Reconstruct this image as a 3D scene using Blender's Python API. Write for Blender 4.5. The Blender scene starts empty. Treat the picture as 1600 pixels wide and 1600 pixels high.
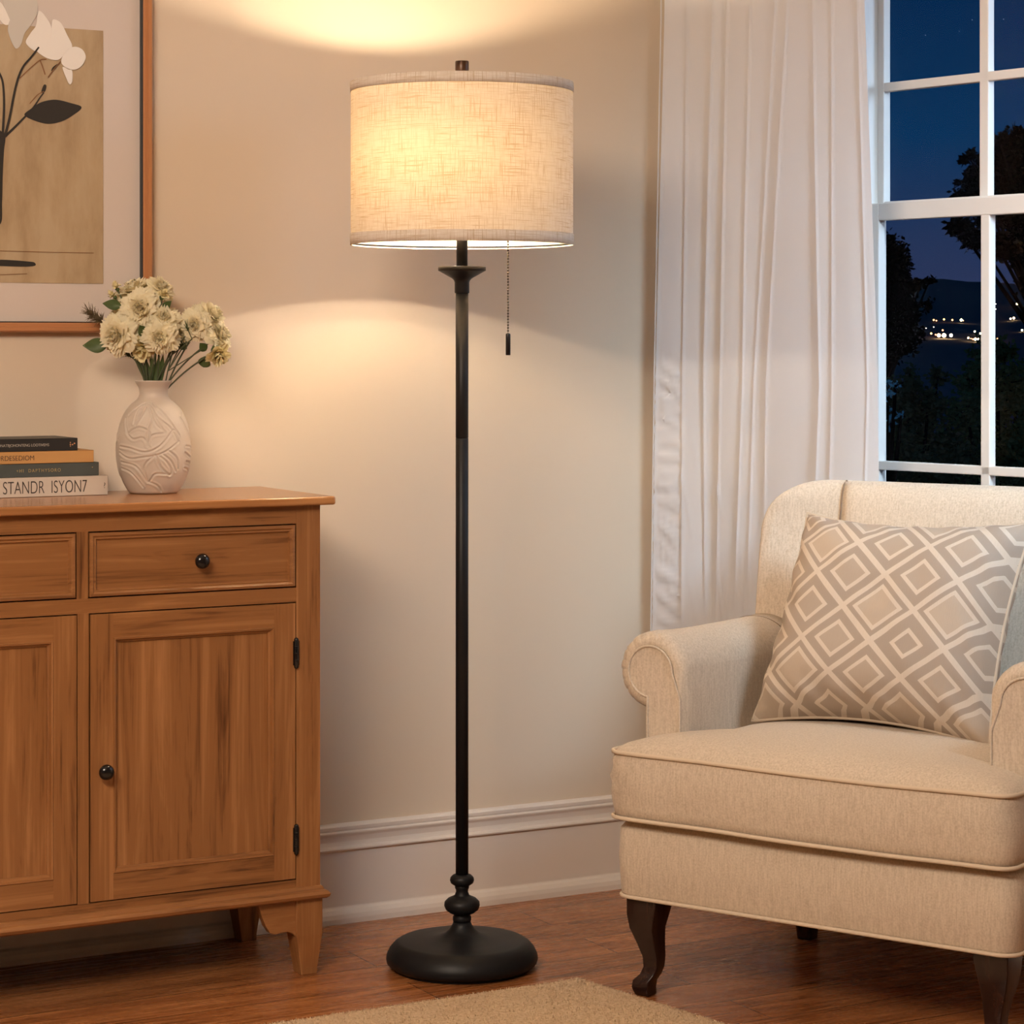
import bpy, bmesh, math, random
from mathutils import Vector, Matrix, noise
random.seed(7)
PI = math.pi
C = bpy.context.scene.collection
scene = bpy.context.scene

# ------------------------------------------------------------------ camera
F_PX, HOR, CAMZ = 3800.0, 535.0, 1.11
cam_d = bpy.data.cameras.new('camera')
cam = bpy.data.objects.new('camera', cam_d); C.objects.link(cam)
cam.location = (0, 0, CAMZ); cam.rotation_euler = (PI/2, 0, 0)
cam_d.sensor_width = 36; cam_d.lens = F_PX/1600*36
cam_d.shift_y = -(800-HOR)/1600
cam_d.clip_end = 3000; cam_d.clip_start = .05
scene.camera = cam
scene.view_settings.view_transform = 'Standard'
scene.view_settings.look = 'None'
scene.view_settings.exposure = 0.2
scene.view_settings.gamma = 1.0
scene.view_settings.use_curve_mapping = False

# ------------------------------------------------------------------ world: night sky
STARS = [(1446, 55), (1499, 49), (1519, 31), (1568, 30)]
world = bpy.data.worlds.new('world'); scene.world = world; world.use_nodes = True
wt = world.node_tree; wt.nodes.clear()
def wn(t, **k):
    n = wt.nodes.new(t)
    for a, b in k.items(): setattr(n, a, b)
    return n
wo = wn('ShaderNodeOutputWorld'); wb = wn('ShaderNodeBackground')
tc = wn('ShaderNodeTexCoord'); sp = wn('ShaderNodeSeparateXYZ')
mr = wn('ShaderNodeMapRange'); cr = wn('ShaderNodeValToRGB')
wt.links.new(tc.outputs['Generated'], sp.inputs[0]); wt.links.new(sp.outputs[2], mr.inputs[0])
mr.inputs[1].default_value = 0.0; mr.inputs[2].default_value = 0.16
wt.links.new(mr.outputs[0], cr.inputs[0])
e = cr.color_ramp.elements
e[0].position = 0.0; e[0].color = (.030, .038, .098, 1)
e[1].position = 1.0; e[1].color = (.0010, .017, .066, 1)
x = e.new(.28); x.color = (.0150, .033, .096, 1)
x = e.new(.52); x.color = (.0022, .031, .100, 1)
last = cr.outputs[0]
for (px, py) in STARS:
    v = Vector(((px-800)/F_PX, 1, (HOR-py)/F_PX)).normalized()
    d = wn('ShaderNodeVectorMath', operation='DISTANCE'); d.inputs[1].default_value = v
    wt.links.new(tc.outputs['Generated'], d.inputs[0])
    g = wn('ShaderNodeMath', operation='LESS_THAN'); g.inputs[1].default_value = 0.00017
    wt.links.new(d.outputs['Value'], g.inputs[0])
    m = wn('ShaderNodeMix', data_type='RGBA')
    wt.links.new(g.outputs[0], m.inputs[0]); wt.links.new(last, m.inputs[6]); m.inputs[7].default_value = (.35, .45, .6, 1)
    last = m.outputs[2]
wt.links.new(last, wb.inputs[0]); wb.inputs[1].default_value = 0.82
wt.links.new(wb.outputs[0], wo.inputs[0])

# ------------------------------------------------------------------ frame of the room
U = Vector((.876, .482, 0)).normalized()          # along the left wall, towards the corner
NL = Vector((U.y, -U.x, 0))                       # left wall normal, into the room
P0 = Vector((-.0984, 4.793, 0))
CORNER = Vector((.442, 5.090, 0))
D = Vector((.632, -.775, 0)).normalized()         # along the right wall, towards the viewer
NR = Vector((D.y, -D.x, 0))                       # right wall normal, into the room
ANG_L = math.atan2(U.y, U.x); ANG_R = math.atan2(D.y, D.x)
CEIL = 2.6

def ray_s(px, off=0.0):
    """distance along the right wall (offset into the room) where the view column px meets it"""
    r = (px-800)/F_PX
    o = CORNER+NR*off
    return (r*o.y-o.x)/(D.x-r*D.y)
def zr(px, py, off=0.0):
    """height on the right wall (offset off) seen at that image point"""
    o = CORNER+NR*off+D*ray_s(px, off); return CAMZ-(py-HOR)*o.y/F_PX
def z_at(py, Y): return CAMZ-(py-HOR)*Y/F_PX
def at(px, py, Y): return Vector(((px-800)/F_PX*Y, Y, z_at(py, Y)))

# ------------------------------------------------------------------ added fill lights (unseen)
def area(name, loc, target, size, power, col, size_y=None, spread=180):
    l = bpy.data.lights.new(name, 'AREA'); l.energy = power; l.color = col
    l.shape = 'RECTANGLE'; l.size = size; l.size_y = size_y or size; l.spread = math.radians(spread)
    o = bpy.data.objects.new(name, l); C.objects.link(o); o.location = loc
    o.rotation_euler = (Vector(target)-Vector(loc)).to_track_quat('-Z', 'Y').to_euler()
    return o
area('warm_fill_area', (-1.0, 1.3, 2.5), (-.4, 4.2, .4), 1.2, 116, (1.0, .83, .665))  # added warm fill at ceiling height, no fixture behind it
area('cool_fill_area', (1.4, 2.9, 2.0), (.98, 4.5, 1.0), .6, 5.4, (.58, .80, 1.0), spread=54)  # added cool fill from the right, no window stands there
O_ = CORNER+D*2.0-NR*1.0
area('cool_fill_outside', (O_.x, O_.y, 1.9), tuple((CORNER+D*.35+NR*.155).xy)+(1.25,), .8, 3, (.50, .72, 1.0), spread=60)  # added unseen area light outside, cools the curtain edge and window frame

# ------------------------------------------------------------------ materials
def mat(name, col=(.8, .8, .8), rough=.5, metal=0.0, spec=.5):
    m = bpy.data.materials.new(name); m.use_nodes = True
    b = m.node_tree.nodes['Principled BSDF']
    b.inputs['Base Color'].default_value = (*col, 1); b.inputs['Roughness'].default_value = rough
    b.inputs['Metallic'].default_value = metal; b.inputs['Specular IOR Level'].default_value = spec
    return m
class N:
    def __init__(s, m): s.m = m; s.t = m.node_tree; s.b = s.t.nodes.get('Principled BSDF')
    def n(s, t, ins=None, **k):
        x = s.t.nodes.new(t)
        for a, b in k.items(): setattr(x, a, b)
        for a, b in (ins or {}).items():
            if isinstance(b, bpy.types.NodeSocket): s.t.links.new(b, x.inputs[a])
            else: x.inputs[a].default_value = b
        return x
    def l(s, a, b): s.t.links.new(a, b)
    def math(s, op, a, b=0.0, c=None):
        d = {0: a, 1: b}
        if c is not None: d[2] = c
        return s.n('ShaderNodeMath', d, operation=op).outputs[0]
    def ramp(s, fac, stops):
        r = s.n('ShaderNodeValToRGB', {0: fac}); e = r.color_ramp.elements
        e[0].position, e[0].color = stops[0][0], (*stops[0][1], 1)
        e[1].position, e[1].color = stops[-1][0], (*stops[-1][1], 1)
        for p, c in stops[1:-1]:
            q = e.new(p); q.color = (*c, 1)
        return r.outputs[0]
    def coord(s, kind='Object', scale=(1, 1, 1), rot=(0, 0, 0)):
        t = s.n('ShaderNodeTexCoord'); mp = s.n('ShaderNodeMapping', {0: t.outputs[kind]})
        mp.inputs['Scale'].default_value = scale; mp.inputs['Rotation'].default_value = rot
        return mp.outputs[0]
    def noise(s, vec, scale=5, detail=4, rough=.5, dist=0):
        return s.n('ShaderNodeTexNoise', {'Vector': vec, 'Scale': scale, 'Detail': detail, 'Roughness': rough, 'Distortion': dist}).outputs[0]
    def bump(s, h, strength=.3, dist=.002):
        b = s.n('ShaderNodeBump', {'Height': h, 'Strength': strength, 'Distance': dist}); s.l(b.outputs[0], s.b.inputs['Normal'])
    def mix(s, f, a, b, blend='MIX'):
        x = s.n('ShaderNodeMix', data_type='RGBA', blend_type=blend)
        for i, v in ((0, f), (6, a), (7, b)):
            if isinstance(v, bpy.types.NodeSocket): s.l(v, x.inputs[i])
            elif i == 0: x.inputs[0].default_value = v
            else: x.inputs[i].default_value = (*v, 1)
        return x.outputs[2]

def wood(name, c1, c2, c3, axis, rough=.35, freq=1.0):
    m = mat(name, rough=rough); k = N(m)
    st = {'X': (.9, 14, 14), 'Z': (14, 14, .9), 'Y': (14, .9, 14)}[axis]
    v = k.coord('Object', tuple(a*freq for a in st))
    a = k.noise(v, 2.2, 6, .62, .9)
    v2 = k.coord('Object', tuple(a_*freq*5 if a_ > 1 else a_*freq*1.5 for a_ in st))
    b = k.noise(v2, 3.0, 3, .6, .2)
    f = k.math('ADD', k.math('MULTIPLY', a, .72), k.math('MULTIPLY', b, .28))
    col = k.ramp(f, [(.33, c1), (.46, c2), (.51, c2), (.66, c3)])
    k.l(col, k.b.inputs['Base Color'])
    k.bump(f, .12, .002)
    return m
W1, W2, W3 = (.085, .027, .007), (.275, .115, .038), (.40, .183, .068)
M = {}
M['wood_v'] = wood('honey wood upright grain', W1, W2, W3, 'Z')
M['wood_h'] = wood('honey wood level grain', W1, W2, W3, 'X')
M['wood_top'] = wood('honey wood top', (.24, .095, .033), (.36, .155, .055), (.45, .21, .08), 'X', rough=.22)
M['inside'] = mat('cabinet inside', (.02, .012, .008), .8)
M['black'] = mat('satin black metal', (.008, .008, .009), .45, 0, .25)
M['knob'] = mat('black knob', (.006, .006, .007), .18)
M['dark_wood'] = wood('espresso leg wood', (.012, .005, .004), (.022, .009, .007), (.04, .016, .010), 'Z', rough=.25)
M['trim'] = mat('white trim paint', (.74, .68, .62), .35)
M['ceil'] = mat('ceiling paint', (.80, .76, .68), .8)

m = mat('wall paint', (.645, .53, .405), .75); k = N(m)
h = k.noise(k.coord(), 60, 3); k.bump(h, .05, .001); M['wall'] = m

# floor planks (boards run along the left wall)
m = mat('floor boards', rough=.22); k = N(m)
v = k.coord('Object', (1, 1, 1), (0, 0, -ANG_L))
br = k.n('ShaderNodeTexBrick', {'Vector': v, 'Scale': 1.0, 'Mortar Size': .0011, 'Mortar Smooth': .2, 'Bias': 0.0, 'Brick Width': 1.15, 'Row Height': .122,
                                'Color1': (.2, .2, .2, 1), 'Color2': (.8, .8, .8, 1), 'Mortar': (0, 0, 0, 1)})
br.offset = .37
rowv = k.n('ShaderNodeVectorMath', {0: v, 1: (0, 0, 0)}, operation='ADD').outputs[0]
cmb = k.n('ShaderNodeCombineXYZ'); sx = k.n('ShaderNodeSeparateXYZ', {0: rowv})
k.l(k.math('ADD', k.math('MULTIPLY', sx.outputs[0], 1.0), k.math('MULTIPLY', br.outputs[0], 7)), cmb.inputs[0])
k.l(k.math('MULTIPLY', sx.outputs[1], 9), cmb.inputs[1])
g1 = k.noise(cmb.outputs[0], 2.6, 8, .65, 1.6)
cm2 = k.n('ShaderNodeCombineXYZ')
k.l(k.math('MULTIPLY', sx.outputs[0], 3), cm2.inputs[0]); k.l(k.math('MULTIPLY', sx.outputs[1], 60), cm2.inputs[1])
g2 = k.noise(cm2.outputs[0], 2, 4, .6, .4)
f = k.math('ADD', k.math('MULTIPLY', g1, .75), k.math('MULTIPLY', g2, .25))
col = k.ramp(f, [(.28, (.085, .026, .008)), (.45, (.29, .102, .032)), (.56, (.40, .155, .052)), (.72, (.50, .21, .080))])
tone = k.ramp(br.outputs[0], [(.2, (.85, .85, .85)), (.8, (1.1, 1.1, 1.1))])
col = k.mix(1.0, col, tone, 'MULTIPLY')
col = k.mix(br.outputs[1], col, (.012, .004, .002))
k.l(col, k.b.inputs['Base Color'])
k.l(k.ramp(g2, [(.3, (.20, .20, .20)), (.7, (.34, .34, .34))]), k.b.inputs['Roughness'])
k.bump(k.math('SUBTRACT', f, k.math('MULTIPLY', br.outputs[1], 1.5)), .12, .002)
M['floor'] = m

def fabric(name, base, dark, su=900, amt=.5, rough=.9, kind='UV'):
    m = mat(name, base, rough, 0, .2); k = N(m)
    a = k.noise(k.coord(kind, (su*.05, su, 1) if kind == 'UV' else (su*.5, su*.5, su*.05)), 1.0, 3, .6)
    b = k.noise(k.coord(kind, (su, su*.05, 1) if kind == 'UV' else (su*.5, su*.5, su*.5)), 1.0, 3, .6)
    f = k.math('ADD', k.math('MULTIPLY', a, .5), k.math('MULTIPLY', b, .5))
    k.l(k.ramp(f, [(.35, dark), (.6, base)]), k.b.inputs['Base Color'])
    k.bump(f, amt, .0012)
    k.b.inputs['Sheen Weight'].default_value = .15
    return m
M['upholstery'] = fabric('cream slub upholstery', (.65, .545, .43), (.49, .395, .295), 620, .35, kind='Object')
M['piping'] = mat('cream piping cord', (.64, .52, .39), .85)
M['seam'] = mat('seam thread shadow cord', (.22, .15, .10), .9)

# pillow: woven diamonds, from the cushion's own UV
m = mat('taupe diamond weave', rough=.75); k = N(m)
uvn = k.n('ShaderNodeTexCoord'); s_ = k.n('ShaderNodeSeparateXYZ', {0: uvn.outputs['UV']})
KD = 3.3
a = k.math('MULTIPLY', k.math('ADD', s_.outputs[0], s_.outputs[1]), KD)
b = k.math('MULTIPLY', k.math('SUBTRACT', s_.outputs[0], s_.outputs[1]), KD)
fa = k.math('ABSOLUTE', k.math('SUBTRACT', k.math('FRACT', k.math('ADD', a, 20.13)), .5))
fb = k.math('ABSOLUTE', k.math('SUBTRACT', k.math('FRACT', k.math('ADD', b, 20.4)), .5))
dd = k.math('MAXIMUM', fa, fb)
wob = k.math('MULTIPLY', k.math('SUBTRACT', k.noise(k.coord('UV', (4, 4, 1)), 1, 1), .5), .03)
dd = k.math('ADD', dd, wob)
ca = k.math('FLOOR', k.math('ADD', a, 20.13)); cb = k.math('FLOOR', k.math('ADD', b, 20.4))
cv = k.n('ShaderNodeCombineXYZ', {0: ca, 1: cb}); wnz = k.n('ShaderNodeTexWhiteNoise', {0: cv.outputs[0]})
core = k.math('ADD', .15, k.math('MULTIPLY', wnz.outputs['Value'], .14))
inner = k.math('LESS_THAN', dd, core)
ring = k.math('MULTIPLY', k.math('GREATER_THAN', dd, k.math('ADD', core, .075)), k.math('LESS_THAN', dd, .447))
light, taupe, tan = (.60, .50, .40), (.35, .275, .215), (.46, .36, .27)
col = k.mix(ring, light, taupe)
col = k.mix(inner, col, k.mix(wnz.outputs['Value'], taupe, tan))
fine = k.noise(k.coord('UV', (260, 18, 1)), 1, 2)
col = k.mix(k.math('MULTIPLY', fine, .22), col, (.30, .23, .18))
k.l(col, k.b.inputs['Base Color']); k.bump(k.math('ADD', dd, fine), .25, .0015)
M['pillow'] = m

# lampshade linen: diffuse + translucent cloth with slubby threads
def shade_mat(name, diag, trans, tcol):
    m = bpy.data.materials.new(name); m.use_nodes = True; k = N(m); k.t.nodes.remove(k.b)
    out = [n for n in k.t.nodes if n.type == 'OUTPUT_MATERIAL'][0]
    rot = (0, 0, PI/4 if diag else 0)
    a = k.noise(k.coord('UV', (16, 620, 1), rot), 1, 4, .65, .3)
    b = k.noise(k.coord('UV', (620, 20, 1), rot), 1, 4, .65, .3)
    t1 = k.ramp(a, [(.51, (0, 0, 0)), (.66, (1, 1, 1))])
    t2 = k.ramp(b, [(.51, (0, 0, 0)), (.66, (1, 1, 1))])
    th = k.math('MAXIMUM', t1, t2)
    amt = k.noise(k.coord('UV', (14, 14, 1)), 1, 2)
    th = k.math('MINIMUM', 1.0, k.math('MULTIPLY', th, k.math('MULTIPLY', amt, 2.2)))
    weave = k.math('ADD', a, b)
    dcol = k.mix(th, (.72, .64, .56), (.54, .42, .29))
    trc = k.mix(th, tcol, (tcol[0]*.70, tcol[1]*.50, tcol[2]*.26))
    bp = k.n('ShaderNodeBump', {'Height': weave, 'Strength': .3, 'Distance': .001})
    df = k.n('ShaderNodeBsdfDiffuse', {0: dcol, 'Normal': bp.outputs[0]})
    tr = k.n('ShaderNodeBsdfTranslucent', {0: trc})
    mx = k.n('ShaderNodeMixShader', {0: trans, 1: df.outputs[0], 2: tr.outputs[0]})
    k.l(mx.outputs[0], out.inputs[0]); return m
M['shade'] = shade_mat('oatmeal linen shade cloth', False, .055, (1.0, .78, .46))
M['shade_trim'] = shade_mat('oatmeal bias trim cloth', True, .02, (.8, .6, .4))

def cloth(name, col, tcol, tr_amt, transp):
    m = bpy.data.materials.new(name); m.use_nodes = True; k = N(m); k.t.nodes.remove(k.b)
    out = [n for n in k.t.nodes if n.type == 'OUTPUT_MATERIAL'][0]
    h = k.noise(k.coord('Object', (700, 700, 40)), 1, 2)
    bp = k.n('ShaderNodeBump', {'Height': h, 'Strength': .08, 'Distance': .0005})
    df = k.n('ShaderNodeBsdfDiffuse', {0: (*col, 1), 'Normal': bp.outputs[0]})
    tr = k.n('ShaderNodeBsdfTranslucent', {0: (*tcol, 1)})
    tp = k.n('ShaderNodeBsdfTransparent')
    m1 = k.n('ShaderNodeMixShader', {0: tr_amt, 1: df.outputs[0], 2: tr.outputs[0]})
    m2 = k.n('ShaderNodeMixShader', {0: transp, 1: m1.outputs[0], 2: tp.outputs[0]})
    k.l(m2.outputs[0], out.inputs[0]); return m
M['curtain'] = cloth('sheer ivory voile', (.75, .725, .72), (.86, .87, .90), .36, .05)

m = bpy.data.materials.new('window glass'); m.use_nodes = True; k = N(m); k.t.nodes.remove(k.b)
out = [n for n in k.t.nodes if n.type == 'OUTPUT_MATERIAL'][0]
tp = k.n('ShaderNodeBsdfTransparent'); gl = k.n('ShaderNodeBsdfGlossy', {'Roughness': .02})
mx = k.n('ShaderNodeMixShader', {0: .006, 1: tp.outputs[0], 2: gl.outputs[0]}); k.l(mx.outputs[0], out.inputs[0]); M['glass'] = m

def emis(name, col, s):
    m = bpy.data.materials.new(name); m.use_nodes = True; k = N(m); k.t.nodes.remove(k.b)
    out = [n for n in k.t.nodes if n.type == 'OUTPUT_MATERIAL'][0]
    em = k.n('ShaderNodeEmission', {0: (*col, 1), 1: s}); k.l(em.outputs[0], out.inputs[0]); return m

# ------------------------------------------------------------------ mesh helpers
class MB:
    def __init__(s): s.v = []; s.f = []; s.m = []; s.uv = {}; s.sm = []
    def add(s, vs, fs, mi=0, smooth=False, uvs=None):
        o = len(s.v); s.v += [tuple(v) for v in vs]
        for i, f in enumerate(fs):
            if uvs: s.uv[len(s.f)] = uvs[i]
            s.f.append([o+j for j in f]); s.m.append(mi); s.sm.append(smooth)
        return s
    def box(s, x0, x1, y0, y1, z0, z1, mi=0):
        v = [(x, y, z) for z in (z0, z1) for y in (y0, y1) for x in (x0, x1)]
        return s.add(v, [(0, 2, 3, 1), (4, 5, 7, 6), (0, 1, 5, 4), (2, 6, 7, 3), (0, 4, 6, 2), (1, 3, 7, 5)], mi)
    def lathe(s, prof, n=48, c=(0, 0, 0), mi=0, smooth=True, cap=True):
        vs = []; fs = []; uvs = []
        for (r, z) in prof:
            for i in range(n):
                a = 2*PI*i/n; vs.append((c[0]+r*math.cos(a), c[1]+r*math.sin(a), c[2]+z))
        rr = max(p[0] for p in prof)
        ln = [0]
        for j in range(1, len(prof)): ln.append(ln[-1]+math.dist(prof[j], prof[j-1]))
        for j in range(len(prof)-1):
            for i in range(n):
                k2 = (i+1) % n
                fs.append((j*n+i, j*n+k2, (j+1)*n+k2, (j+1)*n+i))
                u0, u1 = 2*PI*rr*i/n, 2*PI*rr*(i+1)/n
                uvs.append([(u0, ln[j]), (u1, ln[j]), (u1, ln[j+1]), (u0, ln[j+1])])
        if cap:
            fs.append(tuple(reversed(range(n)))); uvs.append([(0, 0)]*n)
            fs.append(tuple((len(prof)-1)*n+i for i in range(n))); uvs.append([(0, 0)]*n)
        return s.add(vs, fs, mi, smooth, uvs)
    def tube(s, pts, r, n=8, mi=0, closed=False, cap=True):
        pts = [Vector(p) for p in pts]; L = len(pts); rs = r if isinstance(r, (list, tuple)) else [r]*L
        vs = []; fs = []; up = None
        for i, p in enumerate(pts):
            if closed: t = pts[(i+1) % L]-pts[i-1]
            else: t = pts[min(i+1, L-1)]-pts[max(i-1, 0)]
            if t.length < 1e-9: t = Vector((0, 0, 1))
            t.normalize()
            if up is None: up = Vector((0, 0, 1)) if abs(t.z) < .9 else Vector((1, 0, 0))
            a = t.cross(up)
            if a.length < 1e-6: a = t.cross(Vector((1, 0, 0)))
            a.normalize(); b = a.cross(t).normalized(); up = b
            for j in range(n):
                q = 2*PI*j/n; vs.append(p+(a*math.cos(q)+b*math.sin(q))*rs[i])
        for i in range(L if closed else L-1):
            i2 = (i+1) % L
            for j in range(n):
                fs.append((i*n+j, i*n+(j+1) % n, i2*n+(j+1) % n, i2*n+j))
        if not closed and cap:
            fs.append(tuple(reversed(range(n)))); fs.append(tuple((L-1)*n+j for j in range(n)))
        return s.add(vs, fs, mi, True)
    def loft(s, rings, mi=0, cap=True, smooth=True, closed=True):
        n = len(rings[0]); vs = [p for r in rings for p in r]; fs = []
        for i in range(len(rings)-1):
            for j in range(n if closed else n-1):
                fs.append((i*n+j, i*n+(j+1) % n, (i+1)*n+(j+1) % n, (i+1)*n+j))
        if cap:
            fs.append(tuple(reversed(range(n)))); fs.append(tuple((len(rings)-1)*n+j for j in range(n)))
        return s.add(vs, fs, mi, smooth)
    def prism(s, poly, y0, y1, mi=0):
        """poly in x-z, extruded along y"""
        n = len(poly); vs = [(x, y0, z) for x, z in poly]+[(x, y1, z) for x, z in poly]
        fs = [tuple(range(n)), tuple(reversed(range(n, 2*n)))]
        fs += [(i, n+i, n+(i+1) % n, (i+1) % n) for i in range(n)]
        return s.add(vs, fs, mi)
    def rings(s, x0, x1, z0, z1, prof, mh, mv, mp):
        """front panel facing -y: rectangular rings inset i at depth y; rails mh, stiles mv, panel mp"""
        R = [[(x0+i, y, z0+i), (x1-i, y, z0+i), (x1-i, y, z1-i), (x0+i, y, z1-i)] for i, y in prof]
        for a, b in zip(R, R[1:]):
            for j, mi in ((0, mh), (1, mv), (2, mh), (3, mv)):
                q = (j+1) % 4; s.add([a[j], a[q], b[q], b[j]], [(0, 1, 2, 3)], mi)
        s.add(R[-1], [(0, 1, 2, 3)], mp); return s
    def build(s, name, mats, parent=None, bevel=0, seg=2, sub=0, fix=True, loc=None, rotz=0):
        me = bpy.data.meshes.new(name); me.from_pydata([tuple(v) for v in s.v], [], s.f)
        for mm in (mats if isinstance(mats, (list, tuple)) else [mats]): me.materials.append(mm)
        for p, mi, sm in zip(me.polygons, s.m, s.sm): p.material_index = mi; p.use_smooth = sm
        if s.uv:
            ul = me.uv_layers.new(name='UVMap')
            for p in me.polygons:
                u = s.uv.get(p.index)
                if u:
                    for li, c in zip(p.loop_indices, u): ul.data[li].uv = c
        if fix:
            bm = bmesh.new(); bm.from_mesh(me); bmesh.ops.recalc_face_normals(bm, faces=bm.faces); bm.to_mesh(me); bm.free()
        me.update()
        o = bpy.data.objects.new(name, me); C.objects.link(o)
        if parent: o.parent = parent
        if loc is not None: o.location = loc
        o.rotation_euler.z = rotz
        if bevel:
            b = o.modifiers.new('bevel', 'BEVEL'); b.width = bevel; b.segments = seg; b.limit_method = 'ANGLE'; b.angle_limit = math.radians(40); b.harden_normals = False
        if sub:
            b = o.modifiers.new('sub', 'SUBSURF'); b.levels = sub; b.render_levels = sub
        return o
def tag(o, label=None, cat=None, group=None, kind=None):
    for a, b in (('label', label), ('category', cat), ('group', group), ('kind', kind)):
        if b: o[a] = b
    return o
def empty(name, loc, rz=0, **k):
    o = bpy.data.objects.new(name, None); C.objects.link(o); o.location = loc; o.rotation_euler.z = rz
    o.empty_display_size = .05; return tag(o, **k)
def struct(name, mb, m, **k):
    return tag(mb.build(name, m, **k), kind='structure')
def wallpt(base, dirv, nrm, s, off, z): p = base+dirv*s+nrm*off; return (p.x, p.y, z)
def wbox(mb, base, dirv, nrm, s0, s1, o0, o1, z0, z1, mi=0):
    v = [wallpt(base, dirv, nrm, s, o, z) for z in (z0, z1) for o in (o0, o1) for s in (s0, s1)]
    mb.add(v, [(0, 2, 3, 1), (4, 5, 7, 6), (0, 1, 5, 4), (2, 6, 7, 3), (0, 4, 6, 2), (1, 3, 7, 5)], mi); return mb

# ------------------------------------------------------------------ room shell
AL, BL = 5.6, 6.4
UA = -U
A = CORNER+UA*AL; B = CORNER+D*BL; E_ = A+D*BL
fl = MB(); q = [CORNER+(U-D)*.3, A+(UA-D)*.3, E_+(UA+D)*.3, B+(U+D)*.3]
fl.add([(p.x, p.y, 0) for p in q]+[(p.x, p.y, -.1) for p in q], [(0, 1, 2, 3), (7, 6, 5, 4), (0, 4, 5, 1), (1, 5, 6, 2), (2, 6, 7, 3), (3, 7, 4, 0)])
struct('floor', fl, M['floor'])
cl = MB(); cl.add([(p.x, p.y, CEIL) for p in q]+[(p.x, p.y, CEIL+.1) for p in q], [(3, 2, 1, 0), (4, 5, 6, 7), (0, 4, 5, 1), (1, 5, 6, 2), (2, 6, 7, 3), (3, 7, 4, 0)])
struct('ceiling', cl, M['ceil'])
struct('wall_left', wbox(MB(), CORNER, UA, NL, -.0, AL, -.12, 0, 0, CEIL), M['wall'])
WS0 = ray_s(1386, -.035)-.018; WS1 = WS0+1.0; WZ0, WZ1 = .62, 2.08
w = MB()
wbox(w, CORNER, D, NR, 0, WS0, -.05, 0, 0, CEIL); wbox(w, CORNER, D, NR, WS1, BL, -.05, 0, 0, CEIL)
wbox(w, CORNER, D, NR, WS0, WS1, -.05, 0, 0, WZ0); wbox(w, CORNER, D, NR, WS0, WS1, -.05, 0, WZ1, CEIL)
struct('wall_right', w, M['wall'])
struct('wall_front', wbox(MB(), A, D, U, 0, BL, -.12, 0, 0, CEIL), M['wall'])
struct('wall_back', wbox(MB(), E_, U, -D, 0, AL, -.12, 0, 0, CEIL), M['wall'])

# baseboards: profile (out from wall, height)
BP = [(0, .0), (.026, .0), (.026, .010), (.024, .018), (.019, .0255), (.014, .029), (.013, .031), (.013, .137), (.0185, .1385), (.0195, .1415), (.0175, .144), (.012, .146),
      (.0105, .154), (.0125, .164), (.0165, .170), (.0165, .1725), (.012, .1745), (.014, .178), (.0145, .183), (.010, .187), (.0, .188)]
def board(name, base, dirv, nrm, s0, s1):
    mb = MB(); r = [[wallpt(base, dirv, nrm, s, o, z) for (o, z) in BP] for s in (s0, s1)]
    mb.loft(r, smooth=False); return struct(name, mb, M['trim'])
board('baseboard_left', CORNER, UA, NL, .0, AL)
board('baseboard_right', CORNER, D, NR, .012, BL)

# ------------------------------------------------------------------ window (double hung, glazing bars)
sg = lambda px: ray_s(px, -.05)
win = empty('window_1', CORNER+D*WS0+Vector((0, 0, WZ0)), ANG_R); tag(win, kind='structure')
def wl(mb, s0, s1, o0, o1, z0, z1):          # window-local box: x along wall from WS0, y = outward (positive into room is +?)
    return mb.box(s0-WS0, s1-WS0, *sorted((-o1*SGN, -o0*SGN)), z0-WZ0, z1-WZ0)
# local frame: x = D, y = perpendicular; NR in that frame:
SGN = -1 if (Matrix.Rotation(-ANG_R, 3, 'Z') @ NR).y > 0 else 1
zt0, zt1 = zr(1460, 341, -.02), zr(1460, 310, -.02)       # meeting rail
mz = zr(1460, 129, -.035); lz = zr(1460, 731, -.014)
bar = .0088
casing = MB()
for a0, a1, z0, z1 in ((WS0-.012, WS0+.004, WZ0-.02, WZ1+.02), (WS1-.004, WS1+.07, WZ0-.02, WZ1+.07)):
    wl(casing, a0, a1, 0, .018, z0, z1)
wl(casing, WS0-.012, WS1+.07, 0, .018, WZ1-.004, WZ1+.07)
casing.build('window_casing', M['trim'], win, bevel=.002)
jamb = MB()
wl(jamb, WS0-.004, WS0+.002, -.05, 0, WZ0, WZ1); wl(jamb, WS1-.012, WS1, -.05, 0, WZ0, WZ1)
wl(jamb, WS0, WS1, -.05, 0, WZ1-.012, WZ1)
jamb.build('window_jamb', M['trim'], win)
sill = MB(); wl(sill, WS0-.03, WS1+.1, -.07, .045, WZ0-.02, WZ0+.004); sill.build('window_sill', M['trim'], win, bevel=.003)
def sash(name, o0, o1, gl0, sM, z0, z1, gz0, gz1, hb):
    mb = MB(); gl1 = WS1-.05
    wl(mb, WS0+.002, gl0, o0, o1, z0, z1); wl(mb, gl1, WS1-.008, o0, o1, z0, z1)
    wl(mb, gl0, gl1, o0, o1, z0, gz0); wl(mb, gl0, gl1, o0, o1, gz1, z1)
    o = mb.build(name, M['trim'], win, bevel=.002)
    bw = sM-gl0; s = sM; i = 0
    mu = MB(); om = (o0+o1)/2
    while s < gl1-.05:
        wl(mu, s-bar-.002, s+bar+.002, om-.009, om+.009, gz0-.004, gz1+.004); s += bw+.012
    for z in hb: wl(mu, gl0-.004, gl1+.004, om-.009, om+.009, z-bar, z+bar)
    mu.build('glazing_bar', M['trim'], o, bevel=.002)
    g = MB(); wl(g, gl0-.003, gl1+.003, om-.002, om+.002, gz0-.003, gz1+.003); g.build('glass_pane', M['glass'], o)
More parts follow.
